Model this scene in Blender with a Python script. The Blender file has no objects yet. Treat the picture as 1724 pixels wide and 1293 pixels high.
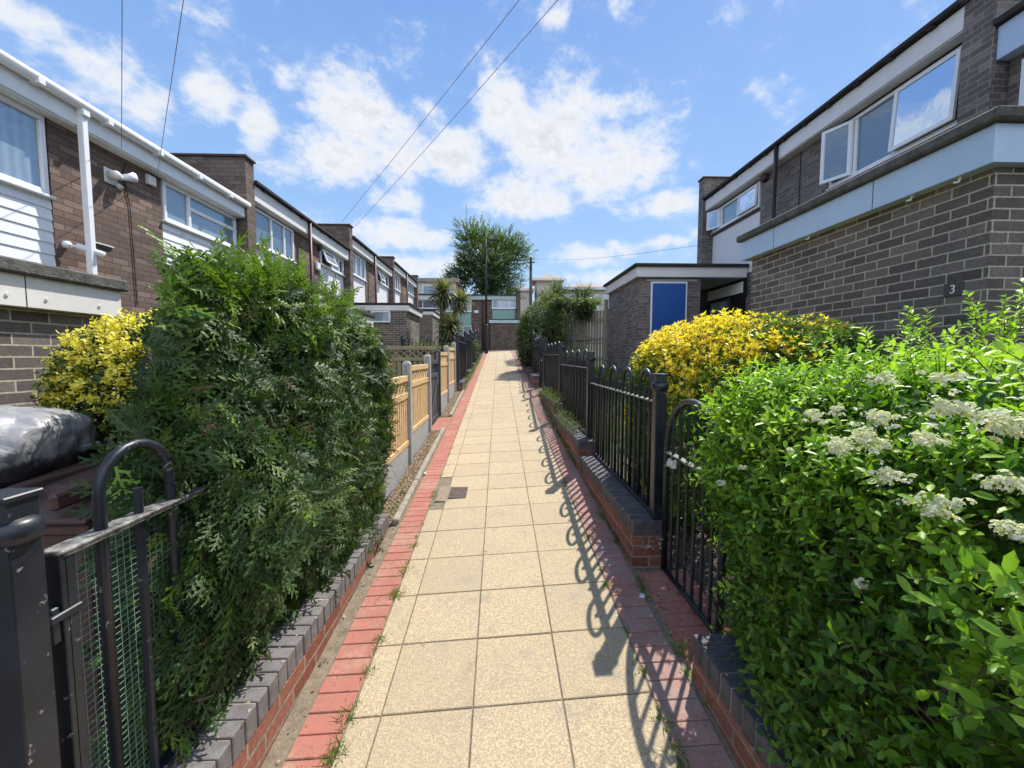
import bpy, math, random
import numpy as np
from mathutils import Vector, noise as mnoise
random.seed(7)
R = math.radians
S = bpy.context.scene
C = S.collection

# ------------------------------------------------------------------ camera, sky, sun, exposure
# z = 0 is the height of the eye, +Y runs up the path
cam_d = bpy.data.cameras.new('camera'); cam = bpy.data.objects.new('camera', cam_d); C.objects.link(cam)
cam_d.sensor_width = 36.0; cam_d.lens = 36.0*690/1724
cam_d.clip_start = 0.05; cam_d.clip_end = 3000
cam.location = (0, 0, 0)
cam.rotation_euler = (R(90-3.86), 0, R(-1.82))
S.camera = cam
S.render.resolution_x = 1024; S.render.resolution_y = 768

SUN_EL, SUN_AZ = 54.0, 35.0          # azimuth from +Y towards +X
sd = bpy.data.lights.new('sun', 'SUN'); sun = bpy.data.objects.new('sun', sd); C.objects.link(sun)
sd.energy = 2.75; sd.angle = R(0.53); sd.color = (1.0, 0.95, 0.87)
sdir = Vector((math.sin(R(SUN_AZ))*math.cos(R(SUN_EL)), math.cos(R(SUN_AZ))*math.cos(R(SUN_EL)), math.sin(R(SUN_EL))))
sun.rotation_euler = sdir.to_track_quat('Z', 'Y').to_euler()
S.view_settings.view_transform = 'Standard'; S.view_settings.look = 'None'
S.view_settings.exposure = 1.3; S.view_settings.gamma = 1.0

# node helper
class G:
    def __init__(s, nt): s.nt = nt; s.N = nt.nodes; s.L = nt.links; s.x = 0
    def n(s, t, **kw):
        nd = s.N.new(t); s.x += 60; nd.location = (s.x, 0)
        for k, v in kw.items():
            if k.startswith('i_'):
                key = k[2:]
                key = int(key) if key.isdigit() else key
                s.put(nd.inputs[key], v)
            else: setattr(nd, k, v)
        return nd
    def put(s, inp, v):
        if hasattr(v, 'is_linked') or isinstance(v, bpy.types.NodeSocket): s.L.new(v, inp)
        else: inp.default_value = v
    def m(s, op, a, b=None, c=None, clamp=False):
        nd = s.N.new('ShaderNodeMath'); nd.operation = op; nd.use_clamp = clamp
        s.put(nd.inputs[0], a)
        if b is not None: s.put(nd.inputs[1], b)
        if c is not None: s.put(nd.inputs[2], c)
        return nd.outputs[0]
    def mix(s, f, a, b, mode='MIX'):
        nd = s.N.new('ShaderNodeMix'); nd.data_type = 'RGBA'; nd.blend_type = mode
        s.put(nd.inputs[0], f); s.put(nd.inputs[6], a); s.put(nd.inputs[7], b)
        return nd.outputs[2]
    def ss(s, v, lo, hi):
        nd = s.N.new('ShaderNodeMapRange'); nd.interpolation_type = 'SMOOTHSTEP'
        s.put(nd.inputs[0], v); nd.inputs[1].default_value = lo; nd.inputs[2].default_value = hi
        return nd.outputs[0]
    def noise(s, vec, scale, detail=4, rough=.55, dist=0):
        nd = s.N.new('ShaderNodeTexNoise'); s.L.new(vec, nd.inputs['Vector'])
        nd.inputs['Scale'].default_value = scale; nd.inputs['Detail'].default_value = detail
        nd.inputs['Roughness'].default_value = rough; nd.inputs['Distortion'].default_value = dist
        return nd.outputs[0]
def c4(c): return (c[0], c[1], c[2], 1.0)

w = bpy.data.worlds.new('World'); S.world = w; w.use_nodes = True
g = G(w.node_tree); g.N.clear()
sky = g.n('ShaderNodeTexSky', sky_type='NISHITA', sun_disc=False, sun_elevation=R(SUN_EL), sun_rotation=R(SUN_AZ),
          air_density=1.0, dust_density=0.35, ozone_density=1.6, altitude=100)
tc = g.n('ShaderNodeTexCoord'); D = tc.outputs['Generated']
sep = g.n('ShaderNodeSeparateXYZ', i_0=D)
az = g.m('ARCTAN2', sep.outputs[0], sep.outputs[1]); el = g.m('ARCSINE', sep.outputs[2])
# clouds: (azimuth deg, elevation deg, half width, half height, weight)
BL = [(-18,28,8,5.5,1.0),(-21,23,8,4.5,1.0),(-14,25,8,6,1.0),(-6,25,7,4.5,1.0),(-9,29,5,3,.7),(1,30,6,5,.95),(8,27,11,7.5,1.1),(15,24,10,6,1.05),(3,21,10,4,.9),(15,29,6,3.5,.8),(22,18.5,8,2.5,.85),(-14,20,6,2.5,.7),
      (-13,15.5,9,2.6,.95),(-9,12,13,2.5,.75),(13,13.5,8,2.4,.95),(17,10,10,2.2,.7),(22,14.5,5,1.2,.6),(26,15,2.5,1,.6),(-3,7,14,3,.6),(12,6,14,3,.7),
      (-48.5,28,4,2.5,.8),(-46,27,4,2.6,.85),(-43,26.3,4,2.4,.8),(-50,21.5,4,3,.6),(-40.5,26.4,2.8,3.6,.75),(-38.5,24,2.8,3.4,.75),(-33,26,3.6,3.2,.8),(-29.3,24.3,3,4,.8),(-31,21,4,2,.55),(-26,29.7,2.2,1.5,.62),(-27,21,3.5,3,.6),
      (7.4,38.5,3.2,2.2,.72),(16,38.4,2.4,2,.6),(-60,20,8,5,.6),(70,20,14,8,.7),(62,12,14,6,.8),(-90,25,20,10,.8),
      (120,30,25,12,.9),(-130,35,25,10,.8),(170,25,30,10,.9),(-170,40,25,14,.9),(90,50,12,8,.5),(150,45,30,18,.9),(-120,15,30,8,.8),(180,12,40,8,.9)]
field = None; low = None
for a, e, ra, re, wt in BL:
    du = g.m('DIVIDE', g.m('SUBTRACT', az, R(a)), R(ra)); dv = g.m('DIVIDE', g.m('SUBTRACT', el, R(e)), R(re))
    q = g.m('ADD', g.m('MULTIPLY', du, du), g.m('MULTIPLY', dv, dv))
    b = g.m('MULTIPLY', g.m('SUBTRACT', 1.0, q, clamp=True), wt)
    field = b if field is None else g.m('SMOOTH_MAX', field, b, 0.25)
cmb = g.n('ShaderNodeCombineXYZ', i_0=az, i_1=g.m('MULTIPLY', el, 1.5), i_2=0.3)
cv = cmb.outputs[0]
n1 = g.noise(cv, 8.5, 10, .6, .2); n2 = g.noise(cv, 30.0, 6, .62, .2)
dens = g.m('ADD', field, g.m('ADD', g.m('MULTIPLY', g.m('SUBTRACT', n1, .5), 1.9), g.m('MULTIPLY', g.m('SUBTRACT', n2, .5), 1.0)))
alpha = g.ss(dens, .24, 1.02)
thin = g.ss(g.m('ADD', g.m('MULTIPLY', field, .5), n1), .5, 1.1)
shade = g.ss(g.m('ADD', g.m('MULTIPLY', n2, .5), g.m('MULTIPLY', dens, .55)), .55, 1.25)
ccol = g.mix(shade, (3.0, 3.05, 3.15, 1), (2.15, 2.3, 2.6, 1))
# unseen clouds behind the camera, brightness added to fill shaded front faces
back_fill = g.ss(g.m('MULTIPLY', sep.outputs[1], -1.0), -.05, .5)
ccol = g.mix(1.0, ccol, g.mix(back_fill, (1, 1, 1, 1), (3.6, 3.6, 3.5, 1)), 'MULTIPLY')
hz = g.n('ShaderNodeValToRGB'); g.put(hz.inputs[0], g.m('DIVIDE', el, R(60), clamp=True))
hz.color_ramp.elements[0].color = (1.60, 2.25, 3.05, 1); hz.color_ramp.elements[1].color = (.46, .98, 2.3, 1)
e_ = hz.color_ramp.elements.new(.33); e_.color = (.95, 1.64, 2.85, 1)
e_ = hz.color_ramp.elements.new(.66); e_.color = (.62, 1.20, 2.55, 1)
tintsky = g.mix(.08, hz.outputs[0], sky.outputs[0])
tintsky = g.mix(g.m('MULTIPLY', thin, .22), tintsky, (2.4, 2.75, 3.3, 1))
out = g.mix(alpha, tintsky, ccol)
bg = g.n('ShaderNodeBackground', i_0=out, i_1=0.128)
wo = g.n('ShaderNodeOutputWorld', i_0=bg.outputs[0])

# ------------------------------------------------------------------ materials
def newmat(name):
    m = bpy.data.materials.new(name); m.use_nodes = True; gg = G(m.node_tree); gg.N.clear()
    b = gg.n('ShaderNodeBsdfPrincipled'); o = gg.n('ShaderNodeOutputMaterial', i_0=b.outputs[0])
    return m, gg, b, o
def plain(name, col, rough=.6, var=.25, scale=6, spec=.4, bump=0.0, bscale=60, metal=0, col2=None, coat=0, dust=None):
    m, g, b, o = newmat(name)
    t = g.n('ShaderNodeTexCoord'); v = t.outputs['Object']
    n = g.noise(v, scale, 6, .65)
    n3 = g.noise(v, scale*9, 4, .6)
    c2 = col2 or tuple(x*(1-var) for x in col)
    f = g.m('ADD', g.m('MULTIPLY', n, .7), g.m('MULTIPLY', n3, .3))
    f = g.ss(f, .35, .68)
    b.inputs['Base Color'].default_value = c4(col)
    cc_ = g.mix(f, c4(c2), c4(col))
    if dust:
        dn = g.m('ADD', g.m('MULTIPLY', g.noise(v, 2.6, 6, .7), .6), g.m('MULTIPLY', g.noise(v, 38, 5, .7), .4))
        cc_ = g.mix(g.m('MULTIPLY', g.ss(dn, dust[1], dust[1]+.16), dust[2]), cc_, c4(dust[0]))
    g.put(b.inputs['Base Color'], cc_)
    g.put(b.inputs['Roughness'], g.m('ADD', g.m('MULTIPLY', n3, .25), rough-.12, clamp=True))
    b.inputs['Specular IOR Level'].default_value = spec; b.inputs['Metallic'].default_value = metal
    b.inputs['Coat Weight'].default_value = coat
    if bump:
        bp = g.n('ShaderNodeBump', i_Strength=1.0, i_Distance=bump); g.put(bp.inputs['Height'], g.noise(v, bscale, 4, .6))
        g.L.new(bp.outputs[0], b.inputs['Normal'])
    return m
def brick(name, c1, c2, mortar, w_=.225, h_=.075, ms=.010, dirt=.3, offset=.5, rough=.85, c3=None):
    m, g, b, o = newmat(name)
    t = g.n('ShaderNodeTexCoord'); uv = t.outputs['UV']; ob = t.outputs['Object']
    wob = g.n('ShaderNodeTexNoise', i_Scale=9.0); g.L.new(ob, wob.inputs['Vector'])
    off = g.n('ShaderNodeVectorMath', operation='MULTIPLY_ADD'); g.L.new(wob.outputs[1], off.inputs[0]); off.inputs[1].default_value = (.006, .006, 0); g.L.new(uv, off.inputs[2])
    def br(a, bb, mo):
        n = g.n('ShaderNodeTexBrick', offset=offset); g.L.new(off.outputs[0], n.inputs['Vector'])
        n.inputs['Scale'].default_value = 1; n.inputs['Brick Width'].default_value = w_; n.inputs['Row Height'].default_value = h_
        n.inputs['Mortar Size'].default_value = ms/2; n.inputs['Mortar Smooth'].default_value = .15; n.inputs['Bias'].default_value = 0
        n.inputs['Color1'].default_value = c4(a); n.inputs['Color2'].default_value = c4(bb); n.inputs['Mortar'].default_value = c4(mo)
        return n
    A = br((0, 0, 0), (1, 1, 1), (0, 0, 0))
    rmp = g.n('ShaderNodeValToRGB'); g.L.new(A.outputs[0], rmp.inputs[0])
    rmp.color_ramp.elements[0].color = c4(c1); rmp.color_ramp.elements[1].color = c4(c2)
    if c3:
        e = rmp.color_ramp.elements.new(.55); e.color = c4(c3)
    n1 = g.noise(ob, 1.3, 5, .6); n2 = g.noise(ob, 45, 4, .7)
    col = g.mix(A.outputs[1], rmp.outputs[0], c4(mortar))
    dk = g.mix(1.0, col, g.mix(g.ss(n2, .3, .75), (1-dirt*.8, 1-dirt*.8, 1-dirt*.8, 1), (1.12, 1.12, 1.12, 1)), 'MULTIPLY')
    dk = g.mix(1.0, dk, g.mix(g.ss(n1, .3, .7), (1-dirt*.6, 1-dirt*.6, 1-dirt*.55, 1), (1.08, 1.06, 1.04, 1)), 'MULTIPLY')
    g.put(b.inputs['Base Color'], dk); b.inputs['Roughness'].default_value = rough; b.inputs['Specular IOR Level'].default_value = .3
    hgt = g.m('ADD', g.m('MULTIPLY', A.outputs[1], -1.0), g.m('MULTIPLY', n2, .35))
    bp = g.n('ShaderNodeBump', i_Strength=.9, i_Distance=.006); g.put(bp.inputs['Height'], hgt); g.L.new(bp.outputs[0], b.inputs['Normal'])
    return m
def leafmat(name, cols, trans=.35, rough=.45, spec=.35):
    m, g, b, o = newmat(name)
    at = g.n('ShaderNodeAttribute', attribute_name='tint', attribute_type='GEOMETRY')
    r = g.n('ShaderNodeValToRGB'); g.L.new(at.outputs['Fac'], r.inputs[0])
    els = r.color_ramp.elements
    els[0].position = 0; els[0].color = c4(cols[0]); els[1].position = 1; els[1].color = c4(cols[-1])
    for i, c in enumerate(cols[1:-1]):
        e = els.new((i+1)/(len(cols)-1)); e.color = c4(c)
    g.put(b.inputs['Base Color'], r.outputs[0]); b.inputs['Roughness'].default_value = rough; b.inputs['Specular IOR Level'].default_value = spec
    tr = g.n('ShaderNodeBsdfTranslucent'); g.put(tr.inputs[0], g.mix(1.0, r.outputs[0], (1.25, 1.35, .55, 1), 'MULTIPLY'))
    mx = g.n('ShaderNodeMixShader', i_0=trans); g.L.new(b.outputs[0], mx.inputs[1]); g.L.new(tr.outputs[0], mx.inputs[2])
    g.L.new(mx.outputs[0], o.inputs[0])
    return m
def glassmat(name, c1, c2, strength=.45, curtain=0):
    m, g, b, o = newmat(name)
    t = g.n('ShaderNodeTexCoord'); v = t.outputs['Object']
    n = g.noise(v, 2.2, 3, .5)
    if curtain:
        wv = g.n('ShaderNodeTexWave', wave_type='BANDS', bands_direction='Y', i_Scale=curtain); g.L.new(v, wv.inputs[0]); wv.inputs['Distortion'].default_value = 2.0; wv.inputs['Detail'].default_value = 2
        n = wv.outputs['Fac']
    g.put(b.inputs['Base Color'], g.mix(n, c4(c1), c4(c2)))
    b.inputs['Roughness'].default_value = .35
    gl = g.n('ShaderNodeBsdfGlossy', i_Roughness=.02); gl.inputs[0].default_value = (.75, .85, 1, 1)
    fr = g.n('ShaderNodeFresnel', i_IOR=1.5)
    f = g.m('MINIMUM', g.m('ADD', g.m('MULTIPLY', fr.outputs[0], .6), strength*.35), 1.0)
    bp = g.n('ShaderNodeBump', i_Strength=.25, i_Distance=.01); g.put(bp.inputs['Height'], g.noise(v, 3.0, 2, .5)); g.L.new(bp.outputs[0], gl.inputs['Normal'])
    mx = g.n('ShaderNodeMixShader'); g.put(mx.inputs[0], f); g.L.new(b.outputs[0], mx.inputs[1]); g.L.new(gl.outputs[0], mx.inputs[2])
    g.L.new(mx.outputs[0], o.inputs[0])
    return m
M = {}
M['brick_up'] = brick('brown_brick', (.155, .105, .083), (.30, .215, .172), (.10, .08, .07), ms=.010, dirt=.35, c3=(.19, .13, .103))
M['brick_low'] = brick('grey_brown_brick_pale_mortar', (.115, .096, .085), (.225, .19, .168), (.52, .46, .36), ms=.012, dirt=.3, c3=(.16, .134, .118))
M['brick_dark'] = brick('dark_grey_brown_brick', (.135, .115, .104), (.27, .232, .21), (.33, .295, .255), ms=.011, dirt=.3, c3=(.175, .148, .135))
M['brick_red'] = brick('red_garden_wall_brick', (.25, .085, .055), (.36, .15, .10), (.36, .30, .23), ms=.014, dirt=.4)
M['brick_fin'] = brick('fin_brick', (.12, .088, .072), (.22, .165, .138), (.11, .092, .08), ms=.010, dirt=.35)
M['upvc'] = plain('white_upvc', (.82, .83, .84), .35, .05, 3, .5, dust=((.56, .55, .52), .56, .45))
M['upvc_grey'] = plain('old_white_paint', (.72, .72, .70), .55, .12, 4, .4)
M['fascia_w'] = plain('cream_fascia_board', (.76, .73, .70), .6, .10, 2.2, .35, dust=((.50, .46, .40), .55, .5))
M['fascia_b'] = plain('pale_blue_fascia_board', (.50, .64, .82), .5, .08, 3, .4, dust=((.33, .40, .48), .56, .5))
M['panel_w'] = plain('white_render_panel', (.78, .76, .77), .7, .08, 1.8, .3, bump=.002, bscale=90, dust=((.50, .48, .46), .56, .5))
M['panel_g'] = plain('pale_green_panel', (.28, .44, .38), .6, .10, 2, .3)
M['coping_c'] = plain('weathered_concrete_coping', (.155, .155, .14), .95, .5, 9, .2, bump=.01, bscale=45)
M['felt'] = plain('roof_felt', (.055, .052, .05), .9, .3, 8, .2, bump=.004)
M['parapet'] = plain('brown_parapet_cap', (.085, .058, .05), .7, .3, 5, .3)
M['concrete'] = plain('grey_concrete', (.40, .40, .39), .85, .22, 12, .25, bump=.003, bscale=140)
M['edging'] = plain('weathered_concrete_edging', (.40, .35, .28), .9, .4, 14, .2, bump=.004, bscale=90)
M['iron'] = plain('black_painted_iron', (.007, .010, .016), .36, .45, 14, .5, bump=.0012, bscale=60, col2=(.013, .016, .022), coat=.2)
def ironmat():
    m, g, b, o = newmat('black_painted_iron_chipped'); t = g.n('ShaderNodeTexCoord'); v = t.outputs['Object']
    n = g.noise(v, 22, 6, .7, .4); n2 = g.noise(v, 5, 3, .6); n3 = g.noise(v, 90, 3, .6)
    base = g.mix(g.ss(n2, .3, .7), (.006, .009, .015, 1), (.016, .021, .030, 1))
    ch = g.ss(n, .635, .66)
    c = g.mix(ch, base, g.mix(n3, (.10, .07, .05, 1), (.32, .31, .30, 1)))
    g.put(b.inputs['Base Color'], c); g.put(b.inputs['Roughness'], g.m('ADD', g.m('MULTIPLY', n3, .3), .25)); b.inputs['Specular IOR Level'].default_value = .5
    bp = g.n('ShaderNodeBump', i_Strength=.6, i_Distance=.002); g.put(bp.inputs['Height'], g.m('ADD', g.m('MULTIPLY', ch, -1), g.m('MULTIPLY', n2, .8))); g.L.new(bp.outputs[0], b.inputs['Normal'])
    return m
M['iron'] = ironmat()
M['iron_top'] = plain('worn_rail_paint', (.34, .325, .29), .6, .7, 30, .4, bump=.001, col2=(.03, .032, .035))
M['redpipe'] = plain('dark_red_pipe', (.085, .022, .022), .5, .3, 8, .4)
M['blackpipe'] = plain('brown_black_pipe', (.035, .026, .025), .5, .3, 8, .4)
M['blue_eng'] = plain('blue_engineering_brick', (.115, .108, .112), .65, .45, 14, .35, bump=.002, bscale=120, col2=(.060, .055, .060))
M['blue_sun'] = plain('engineering_brick_sun_tone', (.20, .185, .18), .75, .42, 16, .35, bump=.002, bscale=120, col2=(.12, .11, .11))  # the blue engineering brick again, sunlight put into its paler colour
M['paver'] = plain('red_paver', (.44, .16, .12), .9, .3, 13, .2, bump=.003, bscale=150, col2=(.36, .16, .12), dust=((.42, .31, .23), .47, .6))
M['paver_r'] = plain('faded_red_paver', (.42, .185, .145), .9, .35, 12, .2, bump=.003, bscale=150, col2=(.29, .17, .14), dust=((.35, .27, .23), .42, .75))
M['mortarbed'] = plain('sandy_mortar_bed', (.27, .22, .16), .95, .4, 20, .1, bump=.006, bscale=60)
M['joint'] = plain('dark_joint', (.27, .23, .165), .95, .45, 30, .1)
M['gravel'] = plain('gravel', (.37, .30, .24), .95, .5, 55, .1, bump=.02, bscale=110, col2=(.17, .13, .11))
M['blue_door'] = plain('bright_blue_board', (.010, .085, .33), .4, .12, 4, .45)
M['dark'] = plain('dark_recess', (.012, .012, .014), .7, .2, 4, .3)
M['soffit'] = plain('grey_soffit', (.30, .33, .33), .7, .1, 4, .3)
M['timber_grey'] = plain('weathered_fence_timber', (.34, .30, .235), .9, .35, 18, .2, bump=.003)
M['timber_olive'] = plain('treated_olive_timber', (.42, .33, .19), .8, .3, 14, .25, bump=.002)
M['darkpaint'] = plain('dark_grey_painted_timber', (.055, .062, .075), .6, .25, 12, .35)
M['bin'] = plain('brown_bin_plastic', (.105, .058, .050), .42, .25, 6, .45, coat=.1)
M['binblack'] = plain('black_bin_plastic', (.02, .021, .024), .4, .25, 6, .4)
M['bark'] = plain('bark', (.10, .075, .052), .95, .5, 22, .15, bump=.01, bscale=40)
M['twig'] = plain('twig', (.15, .115, .055), .9, .35, 30, .15)
M['soil'] = plain('soil', (.095, .072, .05), .98, .5, 30, .05, bump=.02, bscale=50)
M['net'] = plain('pale_green_net', (.24, .36, .30), .6, .1, 30, .3)
M['wire'] = plain('cable', (.36, .31, .46), .6, .1, 4, .3)
M['rust'] = plain('rusty_cover', (.13, .09, .07), .7, .5, 30, .4, bump=.004, bscale=120)
M['petal'] = plain('cream_petal', (.74, .74, .62), .7, .12, 40, .3)
M['roof_t'] = plain('terracotta_roof', (.40, .30, .26), .85, .2, 3, .2)
M['wall_far'] = plain('pale_far_render', (.60, .52, .47), .85, .1, 2, .2)
M['lamp_m'] = plain('black_column_paint', (.018, .018, .02), .5, .3, 8, .4)
M['pole_m'] = plain('telegraph_pole_wood', (.14, .11, .085), .9, .4, 12, .2)
M['glass'] = glassmat('window_glass', (.05, .08, .11), (.12, .165, .21), .35)
M['glass_l'] = glassmat('window_glass_with_net_curtain', (.16, .23, .28), (.24, .31, .36), .5, curtain=3)
M['glass_t'] = glassmat('teal_window_glass', (.12, .20, .24), (.22, .31, .35), .35)
M['glass_far'] = glassmat('far_window_glass', (.14, .18, .23), (.34, .38, .42), .2)
M['siding'] = plain('white_cladding', (.80, .81, .83), .4, .04, 2, .45)
# fresh timber with grain
m, g, b, o = newmat('new_pine_timber'); M['pine'] = m
t = g.n('ShaderNodeTexCoord'); mp = g.n('ShaderNodeMapping'); g.L.new(t.outputs['Object'], mp.inputs[0]); mp.inputs['Scale'].default_value = (14, 3, 3)
nn = g.noise(mp.outputs[0], 3.0, 6, .6, 1.2); n2 = g.noise(t.outputs['Object'], 2.5, 3, .5)
cc = g.mix(g.ss(nn, .3, .7), (.48, .32, .15, 1), (.70, .50, .27, 1)); cc = g.mix(g.m('MULTIPLY', n2, .5), cc, (.62, .40, .18, 1))
g.put(b.inputs['Base Color'], cc); b.inputs['Roughness'].default_value = .7
bp = g.n('ShaderNodeBump', i_Strength=.5, i_Distance=.002); g.put(bp.inputs['Height'], nn); g.L.new(bp.outputs[0], b.inputs['Normal'])
# paving slab
m, g, b, o = newmat('yellow_textured_slab'); M['slab'] = m
t = g.n('ShaderNodeTexCoord'); ob = t.outputs['Object']
at = g.n('ShaderNodeAttribute', attribute_name='tint', attribute_type='GEOMETRY')
na = g.noise(ob, 120, 4, .65, .6); nb = g.noise(ob, 5.5, 5, .65); ncc = g.noise(ob, 1.1, 4, .6); nd = g.noise(ob, 240, 2, .6)
base = g.mix(at.outputs['Fac'], (.51, .405, .25, 1), (.615, .49, .295, 1))
spk = g.ss(na, .44, .60)
col = g.mix(spk, (.375, .30, .205, 1), base)
col = g.mix(g.m('MULTIPLY', g.ss(nb, .52, .78), .55), col, (.30, .26, .21, 1))
col = g.mix(g.m('MULTIPLY', g.ss(ncc, .5, .75), .3), col, (.33, .30, .25, 1))
col = g.mix(1.0, col, g.mix(nd, (.82, .82, .82, 1), (1.16, 1.16, 1.16, 1)), 'MULTIPLY')
vo = g.n('ShaderNodeTexVoronoi', i_Scale=3.2); g.L.new(ob, vo.inputs['Vector'])
col = g.mix(g.m('MULTIPLY', g.m('SUBTRACT', 1.0, g.ss(vo.outputs['Distance'], .03, .055)), .55), col, (.13, .12, .105, 1))
nst = g.noise(ob, 2.3, 6, .7, .8); col = g.mix(g.m('MULTIPLY', g.ss(nst, .56, .70), .45), col, (.24, .215, .17, 1))
g.put(b.inputs['Base Color'], col); b.inputs['Roughness'].default_value = .9; b.inputs['Specular IOR Level'].default_value = .2
bp = g.n('ShaderNodeBump', i_Strength=.8, i_Distance=.0035); g.put(bp.inputs['Height'], g.m('ADD', na, g.m('MULTIPLY', nd, .4))); g.L.new(bp.outputs[0], b.inputs['Normal'])
# ground
m, g, b, o = newmat('garden_ground'); M['ground'] = m
t = g.n('ShaderNodeTexCoord'); ob = t.outputs['Object']
n1 = g.noise(ob, 1.2, 5, .6); n2 = g.noise(ob, 28, 5, .7); n3 = g.noise(ob, 90, 3, .6)
gr = g.mix(g.ss(n2, .3, .7), (.035, .060, .014, 1), (.085, .13, .030, 1)); so = g.mix(g.ss(n3, .3, .7), (.06, .045, .035, 1), (.22, .18, .14, 1))
sepg = g.n('ShaderNodeSeparateXYZ', i_0=ob)
farf = g.ss(sepg.outputs[1], 3.4, 5.5)
f = g.m('MULTIPLY', g.ss(n1, .36, .5), farf)
g.put(b.inputs['Base Color'], g.mix(f, so, gr)); b.inputs['Roughness'].default_value = .95
bp = g.n('ShaderNodeBump', i_Strength=1, i_Distance=.03); g.put(bp.inputs['Height'], n2); g.L.new(bp.outputs[0], b.inputs['Normal'])
# bag
m, g, b, o = newmat('dusty_black_polythene'); M['bag'] = m
t = g.n('ShaderNodeTexCoord'); ob = t.outputs['Object']; n1 = g.noise(ob, 6, 4, .6, 1.5)
sp_ = g.n('ShaderNodeSeparateXYZ', i_0=ob)
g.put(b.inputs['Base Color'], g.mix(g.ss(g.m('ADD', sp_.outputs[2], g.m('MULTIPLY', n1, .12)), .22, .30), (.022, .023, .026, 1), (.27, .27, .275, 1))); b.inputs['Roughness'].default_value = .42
b.inputs['Specular IOR Level'].default_value = .8; b.inputs['Coat Weight'].default_value = .25; b.inputs['Coat Roughness'].default_value = .2
bp = g.n('ShaderNodeBump', i_Strength=.6, i_Distance=.02); g.put(bp.inputs['Height'], g.noise(ob, 9, 2, .5, 1.5)); g.L.new(bp.outputs[0], b.inputs['Normal'])

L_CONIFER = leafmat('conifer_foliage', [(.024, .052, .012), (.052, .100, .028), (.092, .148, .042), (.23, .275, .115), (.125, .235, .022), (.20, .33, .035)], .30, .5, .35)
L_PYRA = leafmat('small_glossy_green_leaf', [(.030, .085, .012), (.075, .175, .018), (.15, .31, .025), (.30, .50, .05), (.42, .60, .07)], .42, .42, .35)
L_GOLD = leafmat('green_and_gold_leaf', [(.035, .10, .012), (.085, .20, .020), (.18, .30, .03), (.84, .68, .04), (.95, .76, .07)], .38, .4, .45)
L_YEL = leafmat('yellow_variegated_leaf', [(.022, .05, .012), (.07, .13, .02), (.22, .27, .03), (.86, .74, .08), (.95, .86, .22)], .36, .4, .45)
L_TREE = leafmat('broad_tree_leaf', [(.024, .058, .018), (.055, .11, .030), (.14, .23, .055), (.24, .35, .09)], .42, .5, .35)
L_SHRUB = leafmat('mid_green_leaf', [(.018, .045, .014), (.045, .095, .02), (.10, .18, .03), (.21, .30, .05)], .33, .5, .4)
L_PALM = leafmat('cordyline_leaf', [(.06, .075, .028), (.13, .15, .055), (.24, .25, .10), (.36, .33, .17)], .22, .45, .4)
L_WEED = leafmat('weed_leaf', [(.05, .10, .02), (.11, .19, .035), (.20, .29, .06), (.38, .36, .16)], .35, .6, .2)
L_DEAD = leafmat('dead_leaf_litter', [(.09, .055, .03), (.20, .13, .07), (.34, .25, .15), (.50, .42, .30)], .1, .8, .2)

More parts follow.
